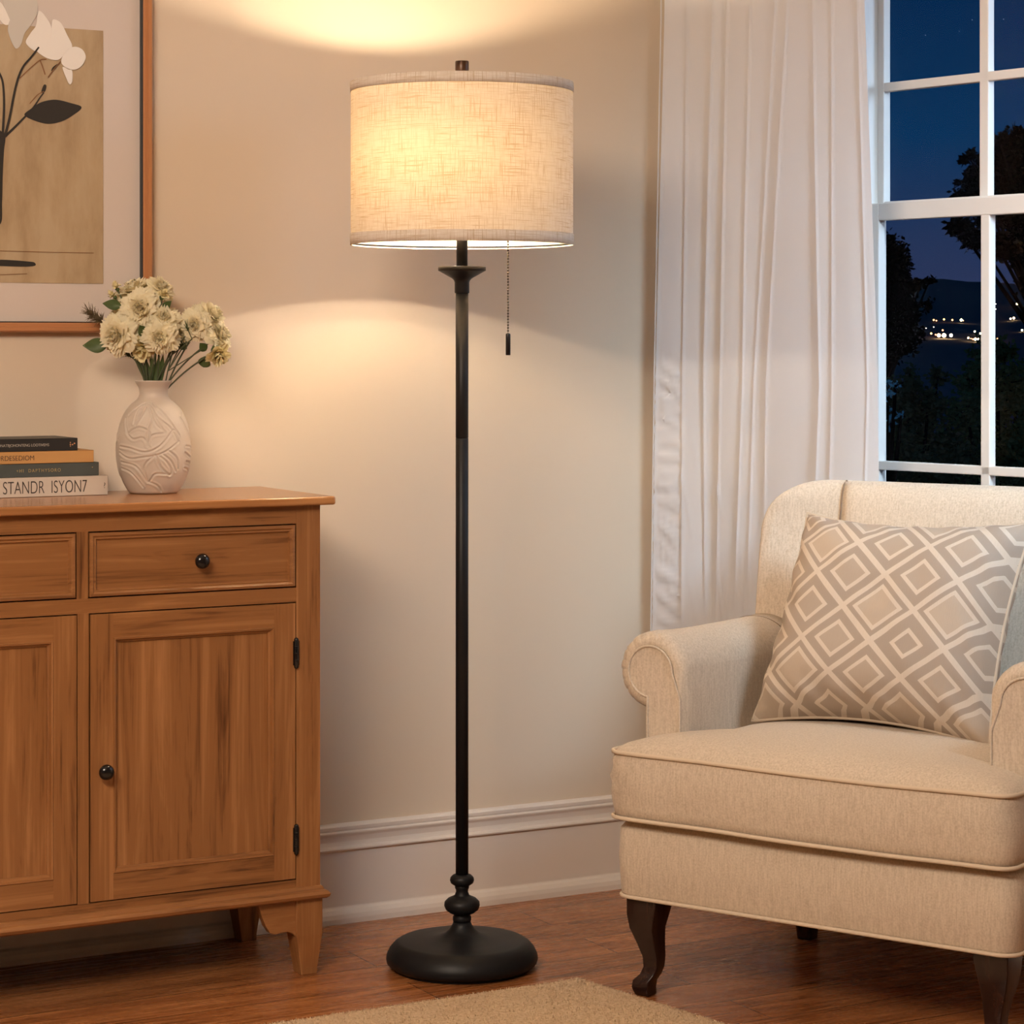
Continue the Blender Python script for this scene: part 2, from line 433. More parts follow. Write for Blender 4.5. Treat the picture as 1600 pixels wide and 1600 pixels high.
sash('upper_sash', -.045, -.025, ray_s(1386, -.035), ray_s(1542, -.035), zt0+.004, WZ1-.012, zt1, WZ1-.05, (mz, mz+.236, ))
sash('lower_sash', -.024, -.004, ray_s(1378, -.014), ray_s(1544, -.014), WZ0+.004, zt1-.004, WZ0+.05, zt0, (lz,))

# ------------------------------------------------------------------ curtain on its rod
CO = .155
OB = [.195, .176, .163]+[.155]*8
top = [1041, 1075, 1117, 1141, 1173, 1213, 1236, 1273, 1300, 1338, 1347]
mid = [1030, 1068, 1101, 1130, 1162, 1178, 1200, 1284, 1303, 1353, 1366]
low = [1025, 1069, 1101, 1122, 1150, 1168, 1193, 1270, 1296, 1345, 1370]
S_ = [[ray_s(p, o_) for p, o_ in zip(row, OB)] for row in (top, mid, low)]
zs = [1.78, 1.03, .52]
def edge_s(i, z):
    if z >= zs[0]: return S_[0][i]
    if z >= zs[1]: t = (zs[0]-z)/(zs[0]-zs[1]); return S_[0][i]*(1-t)+S_[1][i]*t
    t = min(1.2, (zs[1]-z)/(zs[1]-zs[2])); return S_[1][i]*(1-t)+S_[2][i]*t
cur = MB(); NZ = 260; cols = []
for i in range(10):
    n = 18 if i == 0 else 12
    for j in range(n): cols.append((i, (j/(n-1))**1.5 if j else 0))
vs = []
ztop, zbot = 2.28, .012
for a in range(NZ+1):
    z = zbot+(ztop-zbot)*a/NZ
    for (i, t) in cols:
        s0, s1 = edge_s(i, z), edge_s(i+1, z)
        s = s0+(s1-s0)*t; w_ = s1-s0
        base_o = OB[i]+(OB[i+1]-OB[i])*t
        dx_ = t*w_
        off = base_o + min(.011, w_*.25)*(1-t) - .006 + .03*w_*(1-(2*t-1)**2) + .0022*math.exp(-(dx_/.0035)**2)
        off += .004*math.sin(z*2.1+i*1.7)
        crink = 0
        if i == 0:
            kz = max(0, min(1, (1.13-z)/.08))
            skew = z*92+(t-.5)*(2.0+5*noise.noise((z*5, 0, 0)))
            crink = .0070*kz*(noise.noise((t*1.2, skew*.8, 3))+.5*noise.noise((t*2, skew*1.9, 9)))*math.sin(PI*min(1, max(0.05, t)))**.3
        else:
            kz = max(0, min(1, (.95-z)/.2)) if i < 5 else .12
            sk = z*20+(t-.5)*5+i*13
            v_ = max(0, noise.noise((t*1.0+i*3, sk*.9, i))-.28)
            crink = .010*kz*v_
        if i == 0 and t == 0: off -= .0
        vs.append(wallpt(CORNER, D, NR, s, off+crink, z))
nc = len(cols); fs = []
for a in range(NZ):
    for b in range(nc-1): fs.append((a*nc+b, a*nc+b+1, (a+1)*nc+b+1, (a+1)*nc+b))
cur.add(vs, fs, 0, True)
cr_ = empty('curtain', wallpt(CORNER, D, NR, (S_[1][0]+S_[1][-1])/2, CO, 0.012), 0,
            label='sheer ivory pleated curtain hanging in the corner left of the window', cat='curtain')
cp = cur.build('curtain_panel', M['curtain'], cr_, fix=False); cp.location = -cr_.location
print('CURTAIN left gap', min((Vector(v)-Vector((P0.x, P0.y, 0))).dot(Vector((NL.x, NL.y, 0))) for v in cur.v), S_[1][0])
md = cp.modifiers.new('thick', 'SOLIDIFY'); md.thickness = .0006
md2 = cp.modifiers.new('es', 'EDGE_SPLIT'); md2.split_angle = math.radians(50)
hem = MB(); hem.tube([wallpt(CORNER, D, NR, edge_s(0, zbot+(ztop-zbot)*i/40), OB[0]+.014, zbot+(ztop-zbot)*i/40) for i in range(41)], .0016, 6)
hh = hem.build('side_hem', M['curtain'], cr_); hh.location = -cr_.location
rod = empty('curtain_rod', wallpt(CORNER, D, NR, .7, CO, 2.3), 0, label='curtain rod above the window carrying the ivory curtain', cat='curtain rod')
rp = MB(); rp.tube([wallpt(CORNER, D, NR, .03, CO, 2.295), wallpt(CORNER, D, NR, 1.9, CO, 2.295)], .011, 12)
o = rp.build('pole', M['black'], rod); o.location = -rod.location
for s in (.2, 1.75):
    rb = MB(); wbox(rb, CORNER, D, NR, s-.008, s+.008, 0, CO, 2.278, 2.285); o = rb.build('bracket', M['black'], rod); o.location = -rod.location

# ------------------------------------------------------------------ outside at night
M['hill'] = mat('distant hillside', (.16, .16, .16), 1, 0, 0)
M['ground'] = mat('night lawn', (.045, .06, .03), 1, 0, 0)
HY0, HY1 = 120.0, 400.0
def ridge(x): return 10.9+1.3*noise.noise((x*.05, 0, 0))+.7*noise.noise((x*.19, 3, 0))+.35*noise.noise((x*.6, 5, 0))
def hill_z(x, y):
    t = (y-HY0)/(HY1-HY0); t = max(0, min(1, t)); return -7+(ridge(x)+7)*t
hm = MB(); nx, ny = 160, 24; vs = []; fs = []
for j in range(ny+1):
    for i in range(nx+1):
        x_ = -250+i*(650/nx); y_ = HY0+(HY1-HY0)*j/ny; vs.append((x_, y_, hill_z(x_, y_)))
for i in range(nx+1): vs.append((-250+i*(650/nx), HY1+40, -7))
for j in range(ny+1):
    for i in range(nx): fs.append((j*(nx+1)+i, j*(nx+1)+i+1, (j+1)*(nx+1)+i+1, (j+1)*(nx+1)+i))
hm.add(vs, fs, 0, True); tag(hm.build('hills', M['hill'], fix=False), kind='structure')
gm = MB(); vs = []; fs = []
GX = [-30+i*4 for i in range(31)]; GY = [5.6, 8, 12, 20, 40, 70, 125]
def gz(y): return -1.6-5.4*min(1, max(0, (y-12)/90.0))
for y_ in GY:
    for x_ in GX: vs.append((x_*(1+y_/30), y_ if y_ > 6 else y_, gz(y_)))
for j in range(len(GY)-1):
    for i in range(len(GX)-1): n_ = len(GX); fs.append((j*n_+i, j*n_+i+1, (j+1)*n_+i+1, (j+1)*n_+i))
gm.add(vs, fs, 0, True); tag(gm.build('ground', M['ground'], fix=False), kind='structure')
# town lights standing on the hillside
tl_w = emis('warm street lamp', (1.0, .62, .28), 26); tl_o = emis('amber street lamp', (1.0, .40, .12), 9); tl_c = emis('pale street lamp', (1, .85, .65), 6)
lamps_px = [(1387, 505, 1.6, 1), (1381, 504, 1.2, 1), (1391, 506, 1.2, 0), (1408, 493, .7, 1), (1416, 498, .6, 1), (1459, 500, 1.2, 1), (1463, 501, .9, 1), (1475, 499, 1.3, 1), (1488, 500, 1.2, 1),
            (1502, 500, 1.9, 0), (1505, 501, .8, 1), (1431, 515, 1.0, 2), (1441, 517, .8, 2), (1424, 514, .6, 2), (1447, 513, .8, 2), (1455, 521, 1.4, 1), (1459, 511, .7, 2),
            (1467, 524, 2.7, 0), (1475, 524, 3.0, 0), (1486, 524, 2.5, 0), (1473, 516, 1.1, 1), (1462, 523, 1.0, 1),
            (1513, 528, 1.4, 0), (1517, 529, .8, 1), (1523, 518, 1.3, 0), (1532, 521, 1.5, 0), (1524, 530, 2.0, 0), (1529, 530, 1.6, 0), (1520, 530, 1.0, 1),
            (1558, 529, 1.0, 1), (1563, 529, 1.2, 1), (1567, 529, 1.0, 1), (1571, 525, 1.1, 2), (1579, 498, 1.2, 0), (1584, 497, 1.7, 0), (1589, 475, 1.4, 0), (1597, 516, 1.5, 0), (1556, 475, .6, 2), (1556, 483, .4, 2)]
lbm = {}; tl_all = []
def band(px, py):
    h_ = 'upper row of far town lights' if py < 508 else 'lower cluster of far town lights'
    return h_
for (px, py, r, c) in lamps_px:
    Y = 130.0
    while Y < HY1:
        p = at(px, py, Y)
        if p.z < hill_z(p.x, Y)+.35: break
        Y += 1.0
    rad = max(.06, r*Y/F_PX*1.05)
    key = c
    if key not in lbm:
        mb = MB(); mb.lathe([(.001, -1), (.5, -.86), (.87, -.5), (1, 0), (.87, .5), (.5, .86), (.001, 1)], 12); o = mb.build('street_light', (tl_w, tl_o, tl_c)[c]); lbm[key] = o.data
    else:
        o = bpy.data.objects.new('street_light', lbm[key]); C.objects.link(o)
    o.location = p; o.scale = (rad,)*3
    g = ('small dim lights by the dark tree' if px < 1420 else 'upper row of far town lights' if py < 506 else 'brightest cluster of far town lights' if 1462 <= px <= 1490
         else 'dim string left of brightest town cluster' if px < 1462 else 'lights just left of the glazing bar') if px < 1540 else 'far lights in lower sash right pane'
    tl_all.append((g, px, o, c))
ORD = ['first', 'second', 'third', 'fourth', 'fifth', 'sixth', 'seventh', 'eighth', 'ninth', 'tenth', 'eleventh', 'twelfth']
for g in sorted(set(a[0] for a in tl_all)):
    row = sorted([a for a in tl_all if a[0] == g], key=lambda a: a[1])
    for n_, (g_, px, o, c) in enumerate(row):
        tag(o, label='tiny %s light, %s from left, %s' % (('golden', 'amber', 'pale')[c], ORD[n_], g), cat='town light', group=g)

# trees
def leaf_mat(name, col): return mat(name, col, .9, 0, 0)
LM = {'dark': leaf_mat('night leaves', (.0012, .0022, .0018)), 'green': leaf_mat('dim green leaves', (.16, .24, .07)), 'olive': leaf_mat('dim olive leaves', (.10, .13, .05)),
      'blue': leaf_mat('bluish leaves', (.25, .75, .85)), 'bark': leaf_mat('night bark', (.004, .0035, .003))}
def tree(name, label, lm, blobs, Y, root, dens, lsz, seed, lcat='tree'):
    """blobs: (px, py, rpx) clusters of foliage about distance Y; root (px) trunk"""
    rnd = random.Random(seed); mb = MB(); bk = MB()
    rootp = at(root, HOR, Y); rootp.z = gz(Y)-.05
    t = empty(name, rootp, 0, label=label, cat=lcat)
    zc = sum(at(b[0], b[1], Y).z for b in blobs)/len(blobs)
    hub = Vector((rootp.x, rootp.y, min(zc-.2, zc*.7+rootp.z*.3)))
    hgt = hub.z-rootp.z
    bk.tube([rootp-rootp, (hub-rootp)*.5+Vector((.03*hgt, 0, 0)), hub-rootp], [hgt*.05+.03, hgt*.035+.02, hgt*.025+.015], 8)
    for (px, py, rp) in blobs:
        c = at(px, py, Y+rnd.uniform(-.6, .6)*Y*.04); R = rp*Y/F_PX
        bk.tube([hub-rootp, (hub*.45+c*.55)-rootp+Vector((0, 0, -.08*R)), c-rootp], [.02*hgt*.5+.01, .012, .005], 5)
        n = int(dens*(rp**2)/100*3.2)
        sub = [c+Vector((rnd.gauss(0, .48), rnd.gauss(0, .5), rnd.gauss(0, .42)))*R for _ in range(max(4, int(rp/2)))]
        for q_ in sub: bk.tube([c-rootp, q_-rootp], [.005, .003], 3)
        for _ in range(n):
            s0 = rnd.choice(sub); d = Vector((rnd.gauss(0, 1), rnd.gauss(0, 1), rnd.gauss(0, 1)))*R*.19
            p = s0+d-rootp; a = Vector((rnd.gauss(0, 1), rnd.gauss(0, 1), rnd.gauss(0, .6))).normalized(); b = a.orthogonal().normalized()
            b.rotate(Matrix.Rotation(rnd.uniform(0, 6.28), 3, a)); L = lsz*.55*rnd.uniform(.6, 1.3)
            mb.add([p, p+a*L*.5+b*L*.28, p+a*L, p+a*L*.5-b*L*.28], [(0, 1, 2, 3)])
    mb.build('foliage', LM[lm], t, fix=False); bk.build('trunk', LM['bark'], t)
    return t
tree('tree', 'tall black tree at the right, its leafy boughs crossing both window sashes', 'dark',
     [(1575, 235, 30), (1545, 262, 28), (1520, 275, 22), (1600, 250, 40), (1570, 290, 38), (1512, 298, 18), (1540, 330, 34), (1590, 340, 45), (1505, 365, 20), (1530, 375, 24), (1570, 380, 28), (1600, 385, 30), (1495, 348, 14),
      (1640, 300, 60), (1660, 380, 60), (1700, 320, 80), (1580, 395, 16), (1515, 245, 12), (1560, 215, 12), (1590, 212, 14)], 13, 1690, 34, .062, 3)
tree('tree', 'black tree beyond the left side of the lower sash, against the dusk sky', 'dark',
     [(1385, 385, 18), (1400, 400, 20), (1380, 420, 30), (1410, 425, 18), (1395, 450, 34), (1425, 445, 14), (1440, 442, 10), (1452, 439, 8), (1420, 470, 24), (1385, 490, 40), (1425, 500, 22), (1395, 535, 40), (1340, 420, 60), (1330, 500, 60), (1360, 385, 20)], 14, 1340, 36, .060, 4)
tree('tree', 'dim olive-green round tree low behind the glazing bar of the lower sash', 'green',
     [(1545, 560, 26), (1525, 590, 30), (1560, 600, 40), (1510, 640, 34), (1550, 660, 45), (1590, 620, 40), (1530, 700, 50), (1590, 700, 55), (1490, 690, 30), (1570, 555, 18), (1580, 760, 60), (1500, 760, 50)], 11, 1560, 26, .055, 5)
tree('bush', 'dim olive bush filling the lower left of the lower sash', 'olive',
     [(1420, 600, 30), (1400, 640, 40), (1450, 640, 30), (1430, 690, 50), (1480, 715, 40), (1390, 720, 50), (1440, 760, 60), (1465, 590, 14), (1350, 680, 60)], 9.5, 1420, 26, .05, 6, 'bush')
tree('bush', 'small bluish-leaved bush at the left edge of the lower sash', 'blue',
     [(1388, 612, 9), (1400, 600, 6), (1382, 640, 7), (1392, 660, 10), (1408, 650, 6), (1386, 675, 9), (1372, 655, 12), (1372, 620, 14)], 8.2, 1372, 22, .028, 8, 'bush')

# ------------------------------------------------------------------ framed picture on the left wall
def wt_(px):   # distance along the left wall (from P0) where column px meets it
    r = (px-800)/F_PX; return (r*P0.y-P0.x)/(U.x-r*U.y)
PO = P0+U*wt_(232)
pic = empty('framed_picture', (PO.x+NL.x*.001, PO.y+NL.y*.001, 1.128), ANG_L,
            label='large copper-framed print of white flowers, hanging above the wooden cabinet', cat='picture')
# local x: to the right is +, y: into wall is +, z up. right edge x=0
PW, PH = .585, .672
t = lambda px: wt_(px)-wt_(232)
copper = mat('copper frame', (.46, .20, .085), .35); k = N(copper)
fr = MB(); FW = .0175
prof = [(0, 0), (0, -.020), (.003, -.024), (.009, -.024), (.010, -.021), (.0155, -.021), (.0175, -.018), (.0175, 0)]
def frame_rings(prof, x0, x1, z0, z1, mb, mi=0):
    R = [[(x0+i, y, z0+i), (x1-i, y, z0+i), (x1-i, y, z1-i), (x0+i, y, z1-i)] for i, y in prof]
    for a, b in zip(R, R[1:]):
        for j in range(4):
            q = (j+1) % 4; mb.add([a[j], a[q], b[q], b[j]], [(0, 1, 2, 3)], mi)
frame_rings(prof, -PW, 0, 0, PH, fr); fr.build('frame', copper, pic)
sl = MB(); frame_rings([(.0155, -.012), (.0155, -.0185), (.0195, -.0175), (.0195, -.004)], -PW, 0, 0, PH, sl)
sl.build('inner_slip', mat('black slip', (.008, .008, .01), .4), pic)
mt = MB(); mt.box(-PW+.017, -.017, -.006, -.001, .017, PH-.017); mt.build('mat_board', mat('off-white mat board', (.60, .52, .47), .8), pic)
pm = mat('tan painted paper', (.42, .31, .19), .85); k = N(pm)
nz = k.noise(k.coord('Object', (14, 14, 4)), 1, 6, .65, .1); n2 = k.noise(k.coord('Object', (60, 60, 22)), 1, 4)
k.l(k.mix(k.math('MULTIPLY', n2, .3), k.ramp(nz, [(.35, (.33, .225, .125)), (.5, (.43, .315, .19)), (.62, (.47, .36, .23))]), (.34, .24, .14)), k.b.inputs['Base Color'])
zp = lambda y: z_at(y, 4.41)-1.128
px1 = t(159)
pr = MB(); pr.box(-PW+.10, px1, -.0072, -.006, zp(443), zp(46)); prn = pr.build('print', pm, pic)
ink = mat('dark brown ink', (.022, .017, .013), .7); petal = mat('painted white petal', (.78, .73, .68), .7); petal2 = mat('painted grey petal', (.55, .51, .46), .7)
tw = mat('painted brown line', (.22, .10, .04), .7)
def blob_shape(mb, pts, y, mi, smooth_n=8):
    """closed outline through image points, drawn on the sheet (catmull-rom)"""
    P = [Vector((t(px), 0, zp(py))) for px, py in pts]; out_ = []
    n = len(P)
    for i in range(n):
        a, b, c, d = P[i-1], P[i], P[(i+1) % n], P[(i+2) % n]
        for j in range(smooth_n):
            s = j/smooth_n
            out_.append(.5*((2*b)+(c-a)*s+(2*a-5*b+4*c-d)*s*s+(-a+3*b-3*c+d)*s**3))
    out_ = [(p.x, p.z) for p in out_]
    m0 = len(out_); mb.add([(x_, y, z_) for x_, z_ in out_]+[(x_, y+.0009, z_) for x_, z_ in out_],
           [tuple(range(m0))]+[(i, m0+i, m0+(i+1) % m0, (i+1) % m0) for i in range(m0)], mi)
def stroke(mb, pts, w, y, mi):
    P = [Vector((t(px), y, zp(py))) for px, py in pts]; n = len(P); q = []
    for i in range(n-1):
        a, b, c, d = P[max(0, i-1)], P[i], P[i+1], P[min(n-1, i+2)]
        for j in range(6):
            s = j/6; q.append(.5*((2*b)+(c-a)*s+(2*a-5*b+4*c-d)*s*s+(-a+3*b-3*c+d)*s**3))
    q.append(P[-1]); vs = []; L = len(q)
    for i, p in enumerate(q):
        tg = (q[min(i+1, L-1)]-q[max(i-1, 0)]).normalized(); nn = Vector((-tg.z, 0, tg.x))
        ww = (w[0]+(w[1]-w[0])*i/(L-1))/2*.00117 if isinstance(w, tuple) else w/2*.00117
        vs += [p+nn*ww, p-nn*ww]
    mb.add(vs, [(2*i, 2*i+1, 2*i+3, 2*i+2) for i in range(L-1)], mi)
q_ = MB(); blob_shape(q_, [(3, 0), (5, 22), (14, 42), (26, 28), (38, 22), (55, 22), (56, 8), (50, -12), (25, -22)], -.0078, 1); q_.build('painted_petal', [petal, petal2], prn)
q_ = MB(); blob_shape(q_, [(-14, 10), (0, 14), (12, 36), (14, 44), (4, 46), (-8, 30)], -.0080, 0); q_.build('painted_petal', [petal, petal2], prn)
q_ = MB(); blob_shape(q_, [(10, 52), (14, 68), (22, 82), (30, 76), (36, 58), (46, 44), (56, 24), (44, 22), (28, 24), (15, 36)], -.0083, 1); q_.build('painted_petal', [petal, petal2], prn)
q_ = MB(); blob_shape(q_, [(58, 22), (70, 32), (78, 48), (76, 66), (64, 82), (52, 84), (42, 78), (38, 70), (46, 56), (54, 44)], -.0087, 0); q_.build('painted_petal', [petal, petal2], prn)
q_ = MB(); blob_shape(q_, [(80, 34), (92, 38), (102, 56), (110, 74), (100, 84), (88, 96), (70, 94), (55, 84), (66, 80), (76, 64), (78, 46)], -.0090, 0); q_.build('painted_petal', [petal, petal2], prn)
q_ = MB(); blob_shape(q_, [(93, 96), (102, 80), (114, 74), (126, 78), (131, 90), (124, 104), (112, 110), (98, 106)], -.0094, 0); q_.build('painted_petal', [petal, petal2], prn)
q_ = MB(); blob_shape(q_, [(95, 107), (104, 110), (110, 112), (110, 128), (106, 133), (101, 124)], -.0092, 0); q_.build('painted_petal', [petal, petal2], prn)
q_ = MB(); blob_shape(q_, [(36, 184), (46, 174), (62, 163), (84, 158), (108, 162), (125, 168), (110, 182), (92, 192), (72, 196), (52, 192)], -.0080, 0); q_.build('painted_leaf', ink, prn)
q_ = MB(); stroke(q_, [(4, 220), (12, 190), (22, 140), (32, 112), (46, 94), (58, 78)], (4, 2.5), -.0096, 0); q_.build('painted_stem', ink, prn)
q_ = MB(); stroke(q_, [(6, 218), (26, 198), (48, 174), (60, 156), (66, 148)], (4, 1.5), -.0082, 0); q_.build('painted_stem', ink, prn)
q_ = MB(); stroke(q_, [(-4, 120), (2, 136), (4, 170), (2, 215)], (3, 4), -.0082, 0); q_.build('painted_stem', ink, prn)
q_ = MB(); blob_shape(q_, [(62, 148), (66, 136), (70, 137), (68, 146)], -.0080, 0, 4); q_.build('painted_stem', ink, prn)
q_ = MB(); blob_shape(q_, [(-20, 215), (2, 212), (6, 222), (4, 240), (2, 280), (1, 320), (-1, 352), (-20, 352)], -.0079, 0); q_.build('painted_stem', ink, prn)
q_ = MB(); blob_shape(q_, [(-30, 411), (0, 408), (42, 410), (52, 412), (50, 417), (20, 418), (-30, 416)], -.0080, 0); q_.build('painted_stem', ink, prn)
q_ = MB(); blob_shape(q_, [(78, 114), (80, 108), (88, 102), (84, 110)], -.0080, 0, 4); q_.build('painted_stem', ink, prn)
q_ = MB(); stroke(q_, [(28, 128), (44, 112), (60, 98), (70, 96)], 1.6, -.0084, 0); q_.build('painted_line', tw, prn)
q_ = MB(); stroke(q_, [(60, 98), (64, 108), (68, 120)], 2, -.0084, 0); q_.build('painted_line', tw, prn)
q_ = MB(); stroke(q_, [(92, 98), (82, 110), (72, 124)], 1.5, -.0097, 0); q_.build('painted_line', tw, prn)
q_ = MB(); stroke(q_, [(44, 166), (56, 152), (66, 146)], 1.2, -.0084, 0); q_.build('painted_line', tw, prn)
q_ = MB(); stroke(q_, [(-20, 394), (60, 395), (120, 395), (144, 395)], 1.0, -.0080, 0); q_.build('painted_line', tw, prn)
q_ = MB(); stroke(q_, [(-20, 432), (20, 430), (40, 429)], 1.0, -.0080, 0); q_.build('painted_line', tw, prn)

# ------------------------------------------------------------------ wooden cabinet
CF = Vector((-.370, 4.26, 0))
HW = .4347
cab = empty('sideboard_cabinet', CF+U*(.037-HW), ANG_L, label='honey-brown wooden cabinet with drawers, doors and black knobs against the wall', cat='cabinet')
DEP = .318
XR = HW; POST = .0456
Z = dict(under=.824, top=.840, dt=.793, db=.681, ot=.656, ob=.170, mt=.155, mb=.134)
tp_ = MB(); tp_.box(-HW-.022, HW+.022, -.020, DEP, Z['under']+.001, Z['top']); tp_.build('cabinet_top', M['wood_top'], cab, bevel=.004, seg=3)
bd = MB()   # carcass with face frame
bd.box(-HW, -HW+.018, .018, DEP, Z['mb'], Z['under'], 1); bd.box(HW-.018, HW, .018, DEP, Z['mb'], Z['under'], 1)
bd.box(-HW+.018, HW-.018, DEP-.012, DEP, Z['mb'], Z['under'], 2); bd.box(-HW+.018, HW-.018, .018, DEP, Z['mb'], Z['mb']+.015, 2)
bd.box(-HW+.018, HW-.018, .026, .034, Z['mt'], Z['under'], 2)
bd.build('carcass', [M['wood_h'], M['wood_v'], M['inside']], cab)
ff = MB()
ff.box(HW-POST, HW, 0, .018, Z['mt'], Z['under'], 1); ff.box(-HW, -HW+POST, 0, .018, Z['mt'], Z['under'], 1)
IN = HW-POST
ff.box(-IN, IN, .0005, .018, Z['dt'], Z['under'], 0)
ff.box(-IN, IN, .0005, .018, Z['ot'], Z['db'], 0)
ff.box(-IN, IN, .0005, .018, Z['mt'], Z['ob'], 0)
ff.box(-.0100, .0100, .001, .018, Z['db'], Z['dt'], 1); ff.box(-.0085, .0115, .0012, .018, Z['ob'], Z['ot'], 1)
ff.build('face_frame', [M['wood_h'], M['wood_v']], cab)
mo = MB()
mp = [(0, Z['mt']+.001), (-.003, Z['mt']), (-.005, Z['mt']-.004), (-.006, Z['mt']-.006), (-.011, Z['mt']-.008), (-.0145, Z['mt']-.013), (-.013, Z['mt']-.018), (-.009, Z['mt']-.021), (0, Z['mt']-.021)]
loop = []
for (o_, z_) in mp:
    loop.append([(-HW+o_, DEP, z_), (-HW+o_, o_, z_), (HW-o_, o_, z_), (HW-o_, DEP, z_)])
mo.loft(loop, smooth=False, cap=True, closed=False); mo.box(-HW+.0005, HW-.0005, .0005, DEP-.001, Z['mb'], Z['mt']-.0005)
mo.build('base_moulding', M['wood_h'], cab)
def knob_mb(x_, z_, y_=0):
    mb = MB(); pr_ = [(.006, 0), (.006, .002), (.0045, .004), (.0042, .009), (.007, .011), (.0115, .014), (.0132, .018), (.0125, .022), (.009, .0255), (.0045, .027), (.0012, .0273)]
    mb.lathe(pr_, 28)
    mb.v = [(x_+a, y_-c, z_+b) for a, b, c in mb.v]; return mb
G = .0022
def drawer(x0, x1, kx):
    d = MB(); a, b, c, e2 = x0+G, x1-G, Z['db']+G, Z['dt']-G
    d.rings(a, b, c, e2, [(0, .016), (0, .000), (.001, -.0025), (.005, -.0035), (.008, -.001), (.0105, -.0015), (.0125, .003), (.0145, .0035)], 0, 0, 0)
    o = d.build('drawer', [M['wood_h']], cab, fix=False)
    knob_mb(kx, (Z['db']+Z['dt'])/2-.001, .0035).build('drawer_knob', M['knob'], o)
    return o
drawer(.010, IN, (.010+IN)/2+.0085); drawer(-IN, -.010, -(.010+IN)/2)
def door(x0, x1, side):
    d = MB(); a, b, c, e2 = x0+G, x1-G, Z['ob']+G, Z['ot']-G; sw, rt, rb = .040, .040, .044
    y0 = -.001
    d.box(a, a+sw, y0, .016, c, e2, 1); d.box(b-sw, b, y0, .016, c, e2, 1)
    d.box(a+sw, b-sw, y0+.0001, .016, c, c+rb, 0); d.box(a+sw, b-sw, y0+.0001, .016, e2-rt, e2, 0)
    d.rings(a+sw, b-sw, c+rb, e2-rt, [(0, y0+.0002), (.001, y0-.002), (.004, y0-.001), (.006, .003), (.009, .0045), (.0095, .0072)], 0, 1, 1)
    o = d.build('door', [M['wood_h'], M['wood_v']], cab)
    kx = a+.0215 if side > 0 else b-.0215
    if side > 0: knob_mb(kx, z_at(1196, 4.135), y0).build('door_knob', M['knob'], o)
    for zz in (.5665, .2405):
        hx = (b+.001 if side > 0 else a-.001)
        h_ = MB(); h_.lathe([(.0005, -.0275), (.003, -.0265), (.0042, -.024), (.0042, .024), (.003, .0265), (.0005, .0275)], 12, (hx, y0-.002, zz))
        h_.box(hx-.0055, hx+.0055, y0-.002, y0+.001, zz-.021, zz+.021)
        for q in (-.012, 0, .012): h_.lathe([(.0047, q-.001), (.0047, q+.001)], 12, (hx, y0-.002, zz))
        h_.build('hinge', M['knob'], o)
    return o
door(.0115, IN, 1); door(-IN, -.0085, -1)
def sq(cx, cy, hx, hy, z): return [(cx-hx, cy-hy, z), (cx+hx, cy-hy, z), (cx+hx, cy+hy, z), (cx-hx, cy+hy, z)]
for sx_ in (1, -1):
    for (cy, fr_) in ((.021, True), (DEP-.024, False)):
        lg = MB(); xo = sx_*(HW+.004)
        def lx(inner, outer): a, b = sorted((xo-sx_*inner, xo-sx_*outer)); return (a+b)/2, (b-a)/2
        R = []
        for z_, inn, out2 in ((.136, .050, 0), (.075, .050, 0), (.070, .0495, .0), (.012, .040, .008), (0, .0385, .0085)):
            cx, hx = lx(inn, out2); R.append(sq(cx, cy-.0005, hx, .023 if z_ > .06 else .0185, z_))
        lg.loft(R, smooth=False); lg.build('leg', M['wood_v'], cab, bevel=.0015)
        if fr_:
            bp_ = [(-.046, .136), (-.046, .066), (-.056, .076), (-.066, .080), (-.076, .0795), (-.088, .0775), (-.098, .081), (-.106, .093), (-.112, .108), (-.122, .136)]
            bk_ = MB(); bk_.prism([(xo+sx_*a, z_) for a, z_ in bp_], .002, .020); bk_.build('bracket', M['wood_h'], cab, bevel=.001)

# ------------------------------------------------------------------ floor lamp
LX, LY = -.0889, 4.325
lamp = empty('floor_lamp', (LX, LY, 0), 0, label='black metal floor lamp with an oatmeal linen drum shade and pull chain, lit', cat='lamp')
zl = lambda y: z_at(y, LY); R_ = lambda p: p*LY/F_PX
b = MB(); b.lathe([(.001, 0), (.122, 0), (.1225, .004), (.118, .006), (.128, .006), (.1335, .010), (.1350, .016), (.1340, .023), (.1290, .033), (.1220, .041), (.116, .0450), (.1125, .0465), (.109, .0472), (.080, .0495), (.055, .0518), (.040, .0555), (.030, .060), (.0225, .067), (.0175, .075), (.0150, .0815)], 96)
b.build('base', M['black'], lamp)
b = MB(); b.lathe([(.0155, .0805), (.0165, .084), (.0165, .089), (.0145, .092), (.0150, .094), (.022, .0965), (.029, .102), (.0318, .109), (.0310, .1155), (.025, .1215), (.016, .1255), (.0125, .128), (.0122, .130), (.0108, .133), (.0110, .137), (.0125, .140), (.0128, .1435), (.0120, .1445), (.015, .1455), (.0200, .149), (.0216, .154), (.0205, .159), (.0165, .1630), (.0118, .1648)], 64)
b.build('turned_column', M['black'], lamp)
zj = zl(684)
b = MB(); b.lathe([(.0114, .162), (.0114, zj-.001), (.0108, zj-.0005)], 40); b.build('pole', M['black'], lamp)
b = MB(); b.lathe([(.0108, zj-.0004), (.0114, zj+.0004), (.0114, zl(456))], 40); b.build('pole', M['black'], lamp)
b = MB(); b.lathe([(.0128, zl(458)), (.0132, zl(457)), (.0132, zl(441)), (.0145, zl(438)), (.018, zl(435)), (.040, zl(424)), (.0425, zl(423)), (.0425, zl(417.5)), (.0415, zl(416.8)), (.036, zl(418)), (.012, zl(419)), (.010, zl(419))], 64)
b.build('cup', M['black'], lamp)
